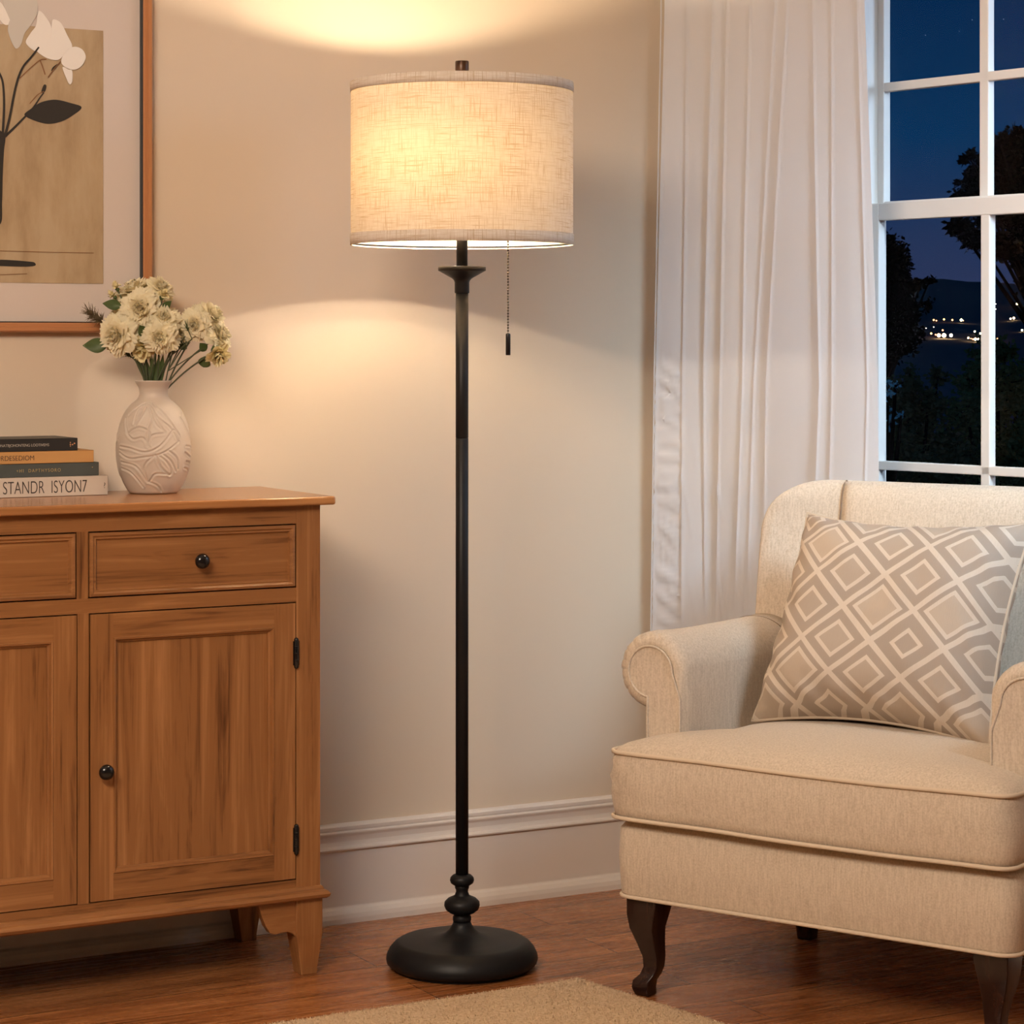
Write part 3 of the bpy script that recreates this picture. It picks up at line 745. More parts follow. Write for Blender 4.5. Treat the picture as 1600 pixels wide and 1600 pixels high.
b = MB(); b.lathe([(.0100, zl(420)), (.0100, zl(330))], 32); b.lathe([(.008, zl(331)), (.016, zl(330)), (.018, zl(325)), (.018, zl(296)), (.014, zl(292))], 32, (-.030, -.058, 0)); b.tube([(0, 0, zl(331)), (-.030, -.058, zl(327))], .007, 8); b.build('neck', M['black'], lamp)
SR, SZ0, SZ1 = .1975, 1.284, 1.570
sh = MB(); sh.lathe([(SR, SZ0), (SR, SZ1)], 128, cap=False)
shade = sh.build('lamp_shade', M['shade'], lamp, fix=False)
for (z0, z1) in ((SZ0-.001, SZ0+.0185), (SZ1-.0165, SZ1+.001)):
    tr_ = MB(); tr_.lathe([(SR-.001, z0), (SR+.0012, z0), (SR+.0016, (z0+z1)/2), (SR+.0012, z1), (SR-.001, z1), (SR-.001, z0)], 128, cap=False)
    tr_.build('shade_trim', M['shade_trim'], shade)
ft = MB()
ft.tube([(SR*math.cos(a*PI/32)*.995, SR*math.sin(a*PI/32)*.995, SZ1-.004) for a in range(64)], .0016, 6, closed=True)
lr = MB(); lr.tube([(SR*math.cos(a*PI/32)*.995, SR*math.sin(a*PI/32)*.995, SZ0+.003) for a in range(64)], .0016, 6, closed=True); lr.build('lower_ring', M['black'], shade)
for i in range(3):
    a = 2*PI*i/3+.5; ft.tube([(SR*.995*math.cos(a), SR*.995*math.sin(a), SZ1-.004), (.06*math.cos(a), .06*math.sin(a), SZ1-.012), (.012*math.cos(a), .012*math.sin(a), SZ1-.012)], .0016, 6)
ft.lathe([(.010, SZ1-.014), (.016, SZ1-.014), (.016, SZ1-.010), (.010, SZ1-.010)], 24)
ft.build('shade_fitter', M['black'], shade)
ha = MB(); pts = []
for i in range(33):
    a = PI*i/32; pts.append((.055*math.cos(a)*(1 if 1 else 1), 0, 1.40+.158*math.sin(a)**.8 if 0 < i < 32 else 1.36))
ha.tube(pts, .0018, 6); ha.lathe([(.060, 1.358), (.060, 1.361)], 24); hp = ha.build('harp', M['black'], lamp)
b = MB(); b.lathe([(.004, SZ1-.014), (.004, zl(113)), (.0118, zl(112.5)), (.0122, zl(111)), (.0122, zl(96.5)), (.0115, zl(95.5)), (.001, zl(95.5))], 32)
b.build('finial', mat('dark bronze finial', (.030, .014, .008), .3, .5), lamp)
bulb_m = emis('warm bulb glass', (1.0, .74, .43), 205)
b = MB(); b.lathe([(.001, zl(292)), (.013, zl(292)), (.014, 1.392), (.022, 1.41), (.0295, 1.43), (.030, 1.445), (.025, 1.462), (.012, 1.474), (.001, 1.477)], 32, (-.030, -.058, 0)); bb = b.build('light_bulb', bulb_m, lamp)
CX = R_(794-722)
ch = MB(); zc = zl(378); n = 0
while zc > zl(521):
    ch.lathe([(.0002, -.0019), (.0014, -.0013), (.0019, 0), (.0014, .0013), (.0002, .0019)], 8, (CX, -.01, zc)); zc -= .0051; n += 1
ch.tube([(CX, -.01, zl(376)), (CX, -.01, zl(521))], .0005, 5)
ch.tube([(.016, -.002, zl(318)), (.05, -.006, zl(316)), (CX, -.01, zl(330)), (CX, -.01, zl(377))], .0010, 5)
chn = ch.build('pull_chain', mat('aged brass chain', (.07, .055, .035), .4, .6), lamp)
b = MB(); b.lathe([(.0008, zl(520.5)), (.0040, zl(521.5)), (.0044, zl(523)), (.0044, zl(554)), (.0040, zl(555)), (.0008, zl(555))], 20, (CX, -.01, 0)); b.build('pull_weight', M['knob'], chn)
def point(name, z, power, col, r):
    l = bpy.data.lights.new(name, 'POINT'); l.energy = power; l.color = col; l.shadow_soft_size = r
    o = bpy.data.objects.new(name, l); C.objects.link(o); o.parent = lamp; o.location = (0, 0, z); return o
def spot(name, z, power, col, r, up):
    l = bpy.data.lights.new(name, 'SPOT'); l.energy = power; l.color = col; l.shadow_soft_size = r; l.spot_size = math.radians(152); l.spot_blend = .08
    o = bpy.data.objects.new(name, l); C.objects.link(o); o.parent = lamp; o.location = tuple(-NL.xy*.034)+(z,)
    o.rotation_euler = (PI if up else 0, 0, 0)
spot('upper_bulb_light', 1.490, 10, (1.0, .83, .62), .014, True)
spot('lower_bulb_light', 1.364, 19, (1.0, .85, .68), .016, False)

# ------------------------------------------------------------------ rug
rc = Vector((.116, 4.214, 0)); ru = -U; rd = Vector((.633, -.774, 0))
rug_m = mat('sand shag rug', (.50, .36, .21), 1, 0, .1); k = N(rug_m)
nn = k.noise(k.coord('Object', (1, 1, 1)), 160, 4, .7); n2 = k.noise(k.coord('Object', (1, 1, 1)), 12, 3)
k.l(k.mix(k.math('MULTIPLY', n2, .5), k.ramp(nn, [(.3, (.46, .32, .20)), (.5, (.72, .54, .36)), (.7, (.84, .67, .48))]), (.66, .48, .31)), k.b.inputs['Base Color'])
k.bump(nn, .9, .006)
rg = empty('shag_rug', rc+ru*.8+rd*.5, 0, label='sand-coloured shag rug lying on the floor in front of the lamp', cat='rug')
rb = MB(); RL, RW, RH = 1.9, 1.3, .011
nu, nv = 240, 150; vs = []; fs = []
def rug_at(u_, v_, h_): p = rc+ru*u_+rd*v_; return (p.x-rg.location.x, p.y-rg.location.y, h_)
for j in range(nv+1):
    for i in range(nu+1):
        u_ = RL*(i/nu)**1.4; v_ = RW*(j/nv)**1.6
        e_ = min(u_, v_, RL-u_, RW-v_); h_ = RH*min(1, max(0, e_/.012))**.5
        h_ += .0022*noise.noise((u_*140, v_*140, 0))*min(1, e_/.01)
        rag = .0022*noise.noise((u_*220, v_*220, 7)) if e_ < .004 else 0
        vs.append(rug_at(u_+rag, v_+rag, max(.0005, h_)))
for j in range(nv):
    for i in range(nu): fs.append((j*(nu+1)+i, j*(nu+1)+i+1, (j+1)*(nu+1)+i+1, (j+1)*(nu+1)+i))
rb.add(vs, fs, 0, True); rb.build('rug_pad', rug_m, rg, fix=False)
pile = MB(); rnd = random.Random(11)
for _ in range(26000):
    # tufts where the photograph sees the rug
    u_ = rnd.uniform(0, 1.0)**1.3*.85; v_ = rnd.uniform(0, 1)**1.2*.5
    if rnd.random() < .14: v_ = rnd.uniform(-.001, .004)
    elif rnd.random() < .1: u_ = rnd.uniform(-.001, .004)
    h0 = RH*min(1, max(.1, min(u_, v_)/.012))**.5
    p = Vector(rug_at(u_, v_, h0-.003)); a = Vector((rnd.gauss(0, .6), rnd.gauss(0, .6), 1)).normalized(); w_ = Vector((rnd.uniform(-1, 1), rnd.uniform(-1, 1), 0)).normalized()*.0011
    L = rnd.uniform(.005, .008)
    pile.add([p-w_, p+w_, p+a*L+w_*.3, p+a*L-w_*.3], [(0, 1, 2, 3)])
tag(pile.build('rug_pile', rug_m, rg, fix=False), kind='stuff')

# ------------------------------------------------------------------ armchair
CHO = Vector((.179, 4.13, 0)); CHA = math.atan2(-.582, .813); W = .717
ach = empty('armchair', CHO, CHA, label='cream upholstered armchair with rolled arms and dark wooden legs', cat='armchair')
UPH = M['upholstery']
def rrect(x0, x1, y0, y1, r, n=6):
    o_ = []
    for (cx, cy, a0) in ((x1-r, y0+r, -PI/2), (x1-r, y1-r, 0), (x0+r, y1-r, PI/2), (x0+r, y0+r, PI)):
        for i in range(n+1): a = a0+PI/2*i/n; o_.append((cx+r*math.cos(a), cy+r*math.sin(a)))
    return o_
# base
CD = .585
bs = MB(); rings_ = []
for (ins, z_) in ((.05, .170), (.004, .170), (-.002, .172), (-.005, .178), (-.008, .235), (-.006, .285), (.002, .297), (.020, .302), (.10, .303)):
    rings_.append([(x_, y_, z_) for x_, y_ in rrect(ins, W-ins, ins+.004, CD-ins, .03)])
bs.loft(rings_); sbase = bs.build('seat_base', UPH, ach)
pp = MB(); pp.tube([(x_, y_, .1715) for x_, y_ in rrect(-.005, W+.005, -.001, CD+.005, .03)], .0034, 8, closed=True); pp.build('piping', M['piping'], sbase)
# T cushion
def densify(P, step=.012):
    o_ = []
    for i in range(len(P)):
        a, b = Vector(P[i]), Vector(P[(i+1) % len(P)]); n = max(1, int((b-a).length/step))
        for j in range(n): o_.append(tuple(a+(b-a)*j/n))
    return o_
def round_poly(P, rs, n=6):
    o_ = []
    for i, p in enumerate(P):
        p = Vector(p); a = Vector(P[i-1]); c = Vector(P[(i+1) % len(P)]); r = rs[i]
        d1 = (a-p).normalized(); d2 = (c-p).normalized()
        s, e_ = p+d1*r, p+d2*r
        for j in range(n+1):
            t_ = j/n; o_.append(tuple((s*(1-t_)**2)+(p*2*t_*(1-t_))+(e_*t_*t_)))
    return o_
ARM_T = .092
def tplan(g):
    P = [(-.006-g, -.018-g), (W*.5, -.028-g), (W+.006+g, -.018-g), (W+.006+g, ARM_T-.006), (W-.078, ARM_T+.004), (W-.082, .52), (.082, .52), (.078, ARM_T+.004), (-.006-g, ARM_T-.006)]
    return densify(round_poly(P, [.035, .2, .035, .03, .012, .03, .03, .012, .03]))
cu = MB(); rings_ = []
cc = (W/2, .18)
def plan_s(g, s): return [(cc[0]+(x_-cc[0])*s, cc[1]+(y_-cc[1])*s) for x_, y_ in tplan(g)]
CZ0, CZ1 = .306, .421
def sag(x_, y_): return 0
for (g, s, z_) in ((0, .55, CZ0-.004), (0, .95, CZ0), (0, 1, CZ0+.004), (.003, 1, CZ0+.020), (.006, 1, CZ0+.045), (.007, 1, CZ0+.070), (.004, 1, CZ1-.018), (0, 1, CZ1-.004), (0, .985, CZ1+.003), (0, .95, CZ1+.010),
                   (0, .88, CZ1+.018), (0, .78, CZ1+.024), (0, .64, CZ1+.029), (0, .48, CZ1+.032), (0, .3, CZ1+.034), (0, .12, CZ1+.035), (0, .01, CZ1+.035)):
    rings_.append([(x_, y_, z_+.0025*noise.noise((x_*5, y_*5, z_*4))) for x_, y_ in plan_s(g, s)])
cu.loft(rings_); cush = cu.build('seat_cushion', UPH, ach)
for z_ in (CZ0+.002, CZ1-.003):
    pp = MB(); pp.tube([(x_, y_, z_+.0025*noise.noise((x_*5, y_*5, z_*4))) for x_, y_ in plan_s(.003, 1)], .0036, 8, closed=True); pp.build('piping', M['piping'], cush)
# arms
def arm_profile(off, n=110):
    """outline (x,z) of left arm, inset by off; stem then roll"""
    r = .0685-off; cx, cz = .012, .5425
    so_ = min(off, .004)+max(0, off-.004)*.12
    xi, xo = .078-so_, .000+so_
    a1 = math.acos(max(-1, min(1, (xi-cx)/r))); zi = cz+0
    ao = PI+math.acos(max(-1, min(1, (cx-xo)/r)))
    out_ = []
    n1 = 10
    for i in range(n1): out_.append((xi, .300+(cz-.02-.300)*i/n1))
    for i in range(n+1):
        a = a1*0.6+(ao-a1*0.6)*i/n; out_.append((cx+r*math.cos(a), cz+r*math.sin(a)))
    zo = out_[-1][1]
    for i in range(1, n1+1): out_.append((xo, zo-.006+(.300-zo+.006)*i/n1))
    return out_
def arm(mirror):
    X = (lambda x_: W-x_) if mirror else (lambda x_: x_)
    mb = MB(); R = []
    NP = len(arm_profile(0))
    stations = [(ARM_T, .026), (ARM_T-.004, .0245), (ARM_T-.006, .021), (ARM_T-.004, .014), (ARM_T, .008), (ARM_T+.006, .0035), (ARM_T+.014, .001), (ARM_T+.026, 0), (ARM_T+.045, 0), (ARM_T+.08, 0), (ARM_T+.15, .000), (ARM_T+.25, .000), (ARM_T+.33, .002), (.50, .003)]
    for (y_, off) in stations:
        pr_ = arm_profile(off); row = []
        dep = max(0, 1-(y_-ARM_T+.006)/.07) if off < .022 else 0
        for i, (x_, z_) in enumerate(pr_):
            u_ = i/NP
            if .2 < u_ < .88 and dep > 0 and y_ > ARM_T-.005:
                k_ = 1.1-2*math.exp(-(math.sin(u_*58)/.28)**2)+.4*math.sin(u_*71+1); amp = .0019*dep*min(1, (u_-.2)*8)*min(1, (.88-u_)*8)
                dx, dz = x_-.012, z_-.5425; L = math.hypot(dx, dz) or 1; x_ += dx/L*amp*k_; z_ += dz/L*amp*k_
            drop = -.012*max(0, (y_-ARM_T)/.4)*0
            if z_ > .45: z_ += .010*max(0, 1-(y_-ARM_T)/.15)*0-.006*math.sin(PI*min(1, max(0, (y_-ARM_T)/.4)))
            row.append((X(x_), y_, z_))
        R.append(row)
    mb.loft(R); a = mb.build('armrest', UPH, ach)
    fp = MB(); pr_ = arm_profile(.0262)
    fp.add([(X(x_), ARM_T-.0065, z_) for x_, z_ in pr_]+[(X(x_), ARM_T+.002, z_) for x_, z_ in pr_], [tuple(range(NP))]+[(i, NP+i, NP+(i+1) % NP, (i+1) % NP) for i in range(NP)])
    fpo = fp.build('arm_front_panel', UPH, a)
    pc = MB(); pc.tube([(X(x_), ARM_T-.0075, z_) for x_, z_ in arm_profile(.0245)], .0022, 8); pc.build('piping', UPH, a)
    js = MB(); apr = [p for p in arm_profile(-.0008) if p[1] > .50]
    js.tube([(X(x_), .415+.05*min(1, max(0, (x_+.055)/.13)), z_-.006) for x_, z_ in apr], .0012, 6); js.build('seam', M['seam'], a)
    if not mirror:
        for i in range(7):
            nl = MB(); nl.lathe([(.0001, .0016), (.0014, .0012), (.0019, 0)], 10)
            nl.v = [(.0078+a_, ARM_T-.004-c_, .402+i*.0115+b_) for a_, b_, c_ in nl.v]; nl.build('nailhead', M['nail'], a)
    return a
M['nail'] = mat('dark nailhead', (.05, .03, .02), .35, .7)
arm(False); arm(True)
# back with wrap-around sides
ZT = .853
def back_row(z_):
    t0 = .440+(z_-.42)*.20; r = .095; rt = .05
    ins = 0
    if z_ > ZT-r: q_ = (z_-(ZT-r))/r; ins = r*(1-math.sqrt(max(0, 1-q_*q_)))
    it = 0
    if z_ > ZT-rt: q_ = (z_-(ZT-rt))/rt; it = 1-math.sqrt(max(0, 1-q_*q_))
    flare = .006*math.sin(PI*min(1, max(0, (z_-.55)/.4)))
    x0, x1 = .002+ins-flare, W-.002-ins+flare
    front = []; n = 44
    for i in range(n+1):
        u_ = i/n; x_ = x0+(x1-x0)*u_; e_ = min(x_-x0, x1-x_)
        wr = .050*(1-min(1, e_/.155)**1)**1.6
        front.append((x_, t0+.045-wr-.010*math.sin(PI*u_)))
    th = .632-t0
    rear = []
    for i in range(n+1):
        u_ = 1-i/n; x_ = x0+(x1-x0)*u_; e_ = min(x_-x0, x1-x_)
        rear.append((x_, t0+th-.06*(1-min(1, e_/.10))**2.2))
    mid_t = t0+.06; o_ = []
    # rounded side ends
    sideR = []; sideL = []
    for (x_, y_) in front+rear: o_.append((x_, y_+(mid_t-y_)*it*.92))
    pts = o_[:n+1]
    fy, ry = o_[n][1], o_[n+1][1]
    for j in range(1, 6): a = PI*j/6; pts.append((x1+.012*math.sin(a)*(1-it), (fy+ry)/2-(ry-fy)/2*math.cos(a)))
    pts += o_[n+1:]
    fy, ry = o_[0][1], o_[-1][1]
    for j in range(1, 6): a = PI*j/6; pts.append((x0-.012*math.sin(a)*(1-it), (fy+ry)/2+(ry-fy)/2*math.cos(a)))
    return [(x_, y_, z_) for x_, y_ in pts]
bk = MB(); zz = [.28+.03*i for i in range(16)]+[.745, .76, .77, .78, .79, .80, .81, .82, .828, .835, .841, .846, .850, .852, .853]
bk.loft([back_row(z_) for z_ in zz]); back = bk.build('backrest', UPH, ach)
# inner back panel, slightly proud, with a seam each side
ip = MB(); rows = []; XA, XB = .135, W-.135
for z_ in [.42, .46, .50, .55, .60, .65, .70, .74, .77, .79, .805, .82, .832, .842, .849]:
    r = back_row(z_)[:45]; row = []
    for j in range(25):
        u_ = j/24; x_ = XA+(XB-XA)*u_
        for a_, b_ in zip(r, r[1:]):
            if a_[0] <= x_ <= b_[0]: s = (x_-a_[0])/(b_[0]-a_[0]+1e-9); y_ = a_[1]+(b_[1]-a_[1])*s; break
        edge = min(u_, 1-u_)*(XB-XA); bl = min(1, edge/.03)
        row.append((x_, y_-.001-.010*math.sqrt(1-(1-bl)**2)*(1 if z_ < .84 else .6), z_+(.002 if z_ > .845 else 0)))
    rows.append(row)
ip.loft(rows, cap=False, closed=False); ipo = ip.build('back_panel', UPH, back, fix=False); md = ipo.modifiers.new('s', 'SOLIDIFY'); md.thickness = .004; md.offset = 0
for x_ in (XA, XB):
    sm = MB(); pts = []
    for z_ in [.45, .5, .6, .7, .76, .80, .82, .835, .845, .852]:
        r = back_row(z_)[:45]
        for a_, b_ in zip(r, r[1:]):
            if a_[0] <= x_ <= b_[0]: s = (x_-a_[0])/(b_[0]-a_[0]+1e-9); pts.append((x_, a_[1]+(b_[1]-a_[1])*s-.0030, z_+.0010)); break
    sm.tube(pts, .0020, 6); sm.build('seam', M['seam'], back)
# legs
def cabriole(mir):
    mb = MB(); R = []
    for (z_, off, h_) in ((.172, .000, .030), (.160, .0, .0295), (.140, -.002, .0275), (.115, -.003, .0230), (.090, .001, .0185), (.065, .005, .0150), (.048, .005, .0138), (.036, .001, .0142), (.026, -.006, .0160), (.014, -.0075, .0160), (.004, -.0055, .0145), (0, -.005, .0135)):
        c_ = .040+off; cy_ = .040+off
        if mir: c_ = W-c_
        R.append(sq(c_, cy_, h_, h_, z_))
    mb.loft(R, smooth=False); o_ = mb.build('leg', M['dark_wood'], ach, bevel=.003, seg=3)
    for p in o_.data.polygons: p.use_smooth = True
cabriole(False); cabriole(True)
for x_ in (.070, W-.070):
    mb = MB(); mb.loft([sq(x_, .535, .019, .019, .175), sq(x_, .535, .0185, .0185, .06), sq(x_, .54, .0145, .0145, 0)], smooth=False); mb.build('leg', M['dark_wood'], ach, bevel=.003)

# ------------------------------------------------------------------ cushion on the chair
def chair_pt(x_, y_, z_): v = Matrix.Rotation(CHA, 3, 'Z') @ Vector((x_, y_, z_)); return CHO+v
cTL, cTR, cBL, cBR = chair_pt(.128, .435, .800), chair_pt(.565, .435, .802), chair_pt(.112, .262, .444), chair_pt(.562, .262, .440)
pil = empty('throw_pillow', (cBL+cBR)/2, 0, label='square taupe throw pillow with woven diamond pattern leaning on the armchair back', cat='pillow')
o0 = (cBL+cBR)/2
nrm = (cBR-cBL).cross(cTL-cBL).normalized()
if nrm.y > 0: nrm = -nrm
NPp = 44; gridF = []
def pil_pt(u_, v_, side):
    # pinched outline
    a, b_ = u_*2-1, v_*2-1
    pin = .030
    au = a*(1-pin*2.6*(1-b_*b_)*abs(a)**3); bv = b_*(1-pin*4.2*(1-a*a)*abs(b_)**3)
    u2, v2 = (au+1)/2, (bv+1)/2
    p = (cBL*(1-u2)+cBR*u2)*(1-v2)+(cTL*(1-u2)+cTR*u2)*v2
    th = .088*((1-a**4)*(1-b_**4))**.62+.002
    wr = .006*noise.noise((u_*4, v_*4, side*3))+.003*noise.noise((u_*11, v_*11, 2+side))
    e_ = min(1, 6*min(u_, 1-u_, v_, 1-v_)); 
    edgew = .007*math.sin(u_*40+v_*37)*(1-e_)*min(1, 20*min(u_, 1-u_, v_, 1-v_))
    return p+nrm*side*(th+(wr*e_+edgew))-o0
pm_ = MB()
for side in (1, -1):
    vs = [pil_pt(i/NPp, j/NPp, side) for j in range(NPp+1) for i in range(NPp+1)]; fs = []; uvs = []
    for j in range(NPp):
        for i in range(NPp):
            q = [(i, j), (i+1, j), (i+1, j+1), (i, j+1)]; fs.append([b_*(NPp+1)+a for a, b_ in q]); uvs.append([(a/NPp, b_/NPp) for a, b_ in q])
    pm_.add(vs, fs, 0, True, uvs)
pm_.build('pillow_cover', M['pillow'], pil, fix=False)
pg = MB(); loop = [(i/40, 0) for i in range(40)]+[(1, i/40) for i in range(40)]+[(1-i/40, 1) for i in range(40)]+[(0, 1-i/40) for i in range(40)]
pg.tube([(pil_pt(u_, v_, 1)+pil_pt(u_, v_, -1))/2 for u_, v_ in loop], .0034, 8, closed=True); pg.build('piping', mat('taupe piping', (.50, .40, .30), .8), pil)

# ------------------------------------------------------------------ vase
VC = Vector(((240-800)/F_PX*4.36, 4.36, Z['top']))
vm = mat('matt cream ceramic', (.54, .46, .385), .5)
vase = empty('vase', VC, 0, label='cream carved ceramic vase on the cabinet top, holding white flowers', cat='vase')
s = 4.36/F_PX
vp = [(.001, 0), (36, 0), (39, 2), (47, 16), (54, 34), (57.5, 54), (58, 72), (56, 92), (51, 112), (44, 128), (35, 139), (26, 146), (22.5, 151), (21.5, 157), (23, 165), (28, 173), (30.5, 176.5), (29, 177.2), (26, 176), (20.5, 166), (19, 158), (19.5, 150), (28, 138), (.001, 120)]
# resample the profile and carve leaf grooves
def resample(P, step):
    o_ = [P[0]]
    for a, b_ in zip(P, P[1:]):
        n = max(1, int(math.dist(a, b_)/step)); o_ += [(a[0]+(b_[0]-a[0])*i/n, a[1]+(b_[1]-a[1])*i/n) for i in range(1, n+1)]
    return o_
def smooth_p(P, it=4):
    for _ in range(it): P = [P[0]]+[((a[0]+2*b_[0]+c_[0])/4, (a[1]+2*b_[1]+c_[1])/4) for a, b_, c_ in zip(P, P[1:], P[2:])]+[P[-1]]
    return P
prof = smooth_p(resample(vp, 1.0), 12)
def catm(P, m=8):
    o_ = []
    for i in range(len(P)-1):
        a, b_, c_, d_ = P[max(0, i-1)], P[i], P[i+1], P[min(len(P)-1, i+2)]
        for j in range(m):
            t_ = j/m; o_.append(tuple(.5*(2*b_[q]+(c_[q]-a[q])*t_+(2*a[q]-5*b_[q]+4*c_[q]-d_[q])*t_*t_+(-a[q]+3*b_[q]-3*c_[q]+d_[q])*t_**3) for q in (0, 1)))
    o_.append(P[-1]); return o_
# carved lines in picture px relative to vase axis (x right, h up), repeated round the body
crv = [[(-26, 110), (-24, 132), (-8, 138), (4, 134), (14, 120), (34, 104), (46, 84)], [(-22, 108), (-8, 134)], [(2, 133), (6, 118), (-2, 94), (0, 76), (6, 92), (26, 96), (14, 106), (7, 118)],
       [(10, 121), (24, 98)], [(-50, 118), (-36, 96), (-28, 100), (-14, 104), (2, 96), (-1, 76)], [(-38, 96), (-24, 86), (-8, 88), (2, 74)], [(-50, 74), (-30, 72), (-4, 66), (18, 76), (40, 100), (50, 92)],
       [(-52, 64), (-30, 56), (-8, 58), (20, 64), (48, 82)], [(12, 60), (18, 44), (34, 30), (36, 38), (26, 52), (16, 60)], [(22, 62), (34, 52), (44, 36)], [(30, 68), (44, 56), (48, 40)],
       [(-48, 50), (-20, 44), (-2, 20), (10, 32), (28, 32)], [(-50, 40), (-30, 34), (-12, 12)], [(-2, 20), (-6, 44), (10, 62)], [(0, 20), (14, 14), (24, 4)], [(6, 140), (24, 128), (42, 104), (50, 90)], [(-2, 141), (-20, 140), (-44, 124)]]
segs = []
for c_ in crv:
    q = catm(c_, 5); segs += list(zip(q, q[1:]))
def groove(ax, h_):
    best = 99
    for (a, b_) in segs:
        if abs(a[1]-h_) > 18: continue
        dx, dy = b_[0]-a[0], b_[1]-a[1]; L = dx*dx+dy*dy+1e-9
        t_ = max(0, min(1, ((ax-a[0])*dx+(h_-a[1])*dy)/L)); d_ = math.hypot(ax-a[0]-dx*t_, h_-a[1]-dy*t_)
        best = min(best, d_)
    return best
NV = 420; vs = []; fs = []
for (r, h_) in prof:
    for i in range(NV):
        th = 2*PI*i/NV; ph = (th+PI/2+PI) % (2*PI)-PI      # 0 facing the room (-y)
        seg_ = 2*PI/3; k3 = round(ph/seg_); loc_ = ph-k3*seg_
        rr = r
        if 2 < h_ < 146 and r > 30:
            d_ = groove(loc_*54, h_)
            rr = r-1.5*math.exp(-(d_/1.15)**2)+.75*math.exp(-((d_-2.9)/1.5)**2)
        vs.append((rr*s*math.cos(th), rr*s*math.sin(th), h_*s))
for j in range(len(prof)-1):
    for i in range(NV): fs.append((j*NV+i, j*NV+(i+1) % NV, (j+1)*NV+(i+1) % NV, (j+1)*NV+i))
vb = MB(); vb.add(vs, fs, 0, True); vb.build('vase_body', vm, vase)

# ------------------------------------------------------------------ flowers in the vase
pet_m = mat('ivory petal', (.80, .74, .56), .7); pet_m.node_tree.nodes['Principled BSDF'].inputs['Subsurface Weight'].default_value = 0
pk = N(pet_m); pv = pk.noise(pk.coord('Object', (40, 40, 40)), 1, 2)
pk.l(pk.ramp(pv, [(.3, (.80, .70, .45)), (.6, (.90, .84, .66))]), pk.b.inputs['Base Color'])
_o = [n for n in pk.t.nodes if n.type == 'OUTPUT_MATERIAL'][0]
_tr = pk.n('ShaderNodeBsdfTranslucent', {0: (.90, .82, .55, 1)}); _mx = pk.n('ShaderNodeMixShader', {0: .38, 1: pk.b.outputs[0], 2: _tr.outputs[0]}); pk.l(_mx.outputs[0], _o.inputs[0])
pet_y = mat('pale yellow petal', (.72, .62, .34), .7)
leaf_m = mat('vase leaf green', (.055, .085, .022), .5); stem_m = mat('vase stem green', (.06, .07, .03), .6); twig_m = mat('brown twig', (.13, .09, .045), .7)
def blossom_mesh(seed, layers, ruff):
    rnd = random.Random(seed); mb = MB()
    for li, (npet, tilt, L, wd) in enumerate(layers):
        for p_ in range(npet):
            az = 2*PI*(p_+.5*(li % 2))/npet+rnd.uniform(-.25, .25); tl_ = tilt+rnd.uniform(-.15, .15); L_ = L*rnd.uniform(.85, 1.12); n = 6
            vs = []; fs = []; ph = rnd.uniform(0, 6)
            for j in range(n+1):
                v_ = j/n
                for i in range(n+1):
                    u_ = i/n*2-1
                    w_ = wd*math.sin(PI*min(.93, v_*.72+.14))*1.0
                    curl = tl_+(-.5+1.0*v_)*.55
                    r_ = L_*v_*math.sin(tl_)+.0; h_ = L_*v_*math.cos(curl)
                    y_ = u_*w_; cup = -.35*abs(u_)**2*w_*(1.0-math.sin(tl_)*.6)
                    rf = ruff*v_*v_*math.sin(u_*7+ph)+ruff*.6*v_*math.sin(u_*13+ph*2)
                    x_ = r_+cup+rf; z_ = h_+rf*.8
                    ca_, sa_ = math.cos(az), math.sin(az)
                    vs.append((x_*ca_-y_*sa_, x_*sa_+y_*ca_, z_))
            for j in range(n):
                for i in range(n): fs.append((j*(n+1)+i, j*(n+1)+i+1, (j+1)*(n+1)+i+1, (j+1)*(n+1)+i))
            mb.add(vs, fs, 0, True)
    return mb
LAY = [(9, 1.50, 1.0, .42), (10, 1.22, 1.0, .40), (10, .98, .98, .37), (9, .76, .94, .33), (9, .55, .90, .30), (8, .36, .86, .26), (7, .2, .82, .22), (5, .06, .78, .18)]
blos = []
for sd in range(3):
    o_ = blossom_mesh(sd, LAY, .06).build('blossom', pet_m, fix=False); blos.append(o_.data); bpy.data.objects.remove(o_)
for sd in range(2):
    o_ = blossom_mesh(10+sd, [(7, 1.0, 1.0, .36), (6, .6, 1.0, .32), (5, .3, .9, .25)], .05).build('blossom', pet_y, fix=False); blos.append(o_.data); bpy.data.objects.remove(o_)
mouth = VC+Vector((0, 0, .170))
def leaf_part(parent, base, tip, wd, m_=leaf_m, name='leaf'):
    base, tip = Vector(base), Vector(tip); ax = tip-base; L = ax.length; a = ax/L
    side = a.cross(Vector((0, -1, .3))).normalized(); nn_ = side.cross(a).normalized(); mb = MB(); vs = []; n = 10
    for i in range(n+1):
        t_ = i/n; w_ = wd*math.sin(PI*(t_**.8))*.5+.0003; c_ = base+a*L*t_+nn_*(-.10*L*math.sin(PI*t_))
        vs += [c_+side*w_+nn_*w_*.35, c_, c_-side*w_+nn_*w_*.35]
    fs = [f for i in range(n) for f in ((3*i, 3*i+1, 3*i+4, 3*i+3), (3*i+1, 3*i+2, 3*i+5, 3*i+4))]
    mb.add([v-parent.location for v in vs], fs, 0, True); o_ = mb.build(name, m_, parent, fix=False); md = o_.modifiers.new('s', 'SOLIDIFY'); md.thickness = .0005; return o_
def fpt(px, py, dy=0): return at(px, py, 4.36+dy)
gi = 0
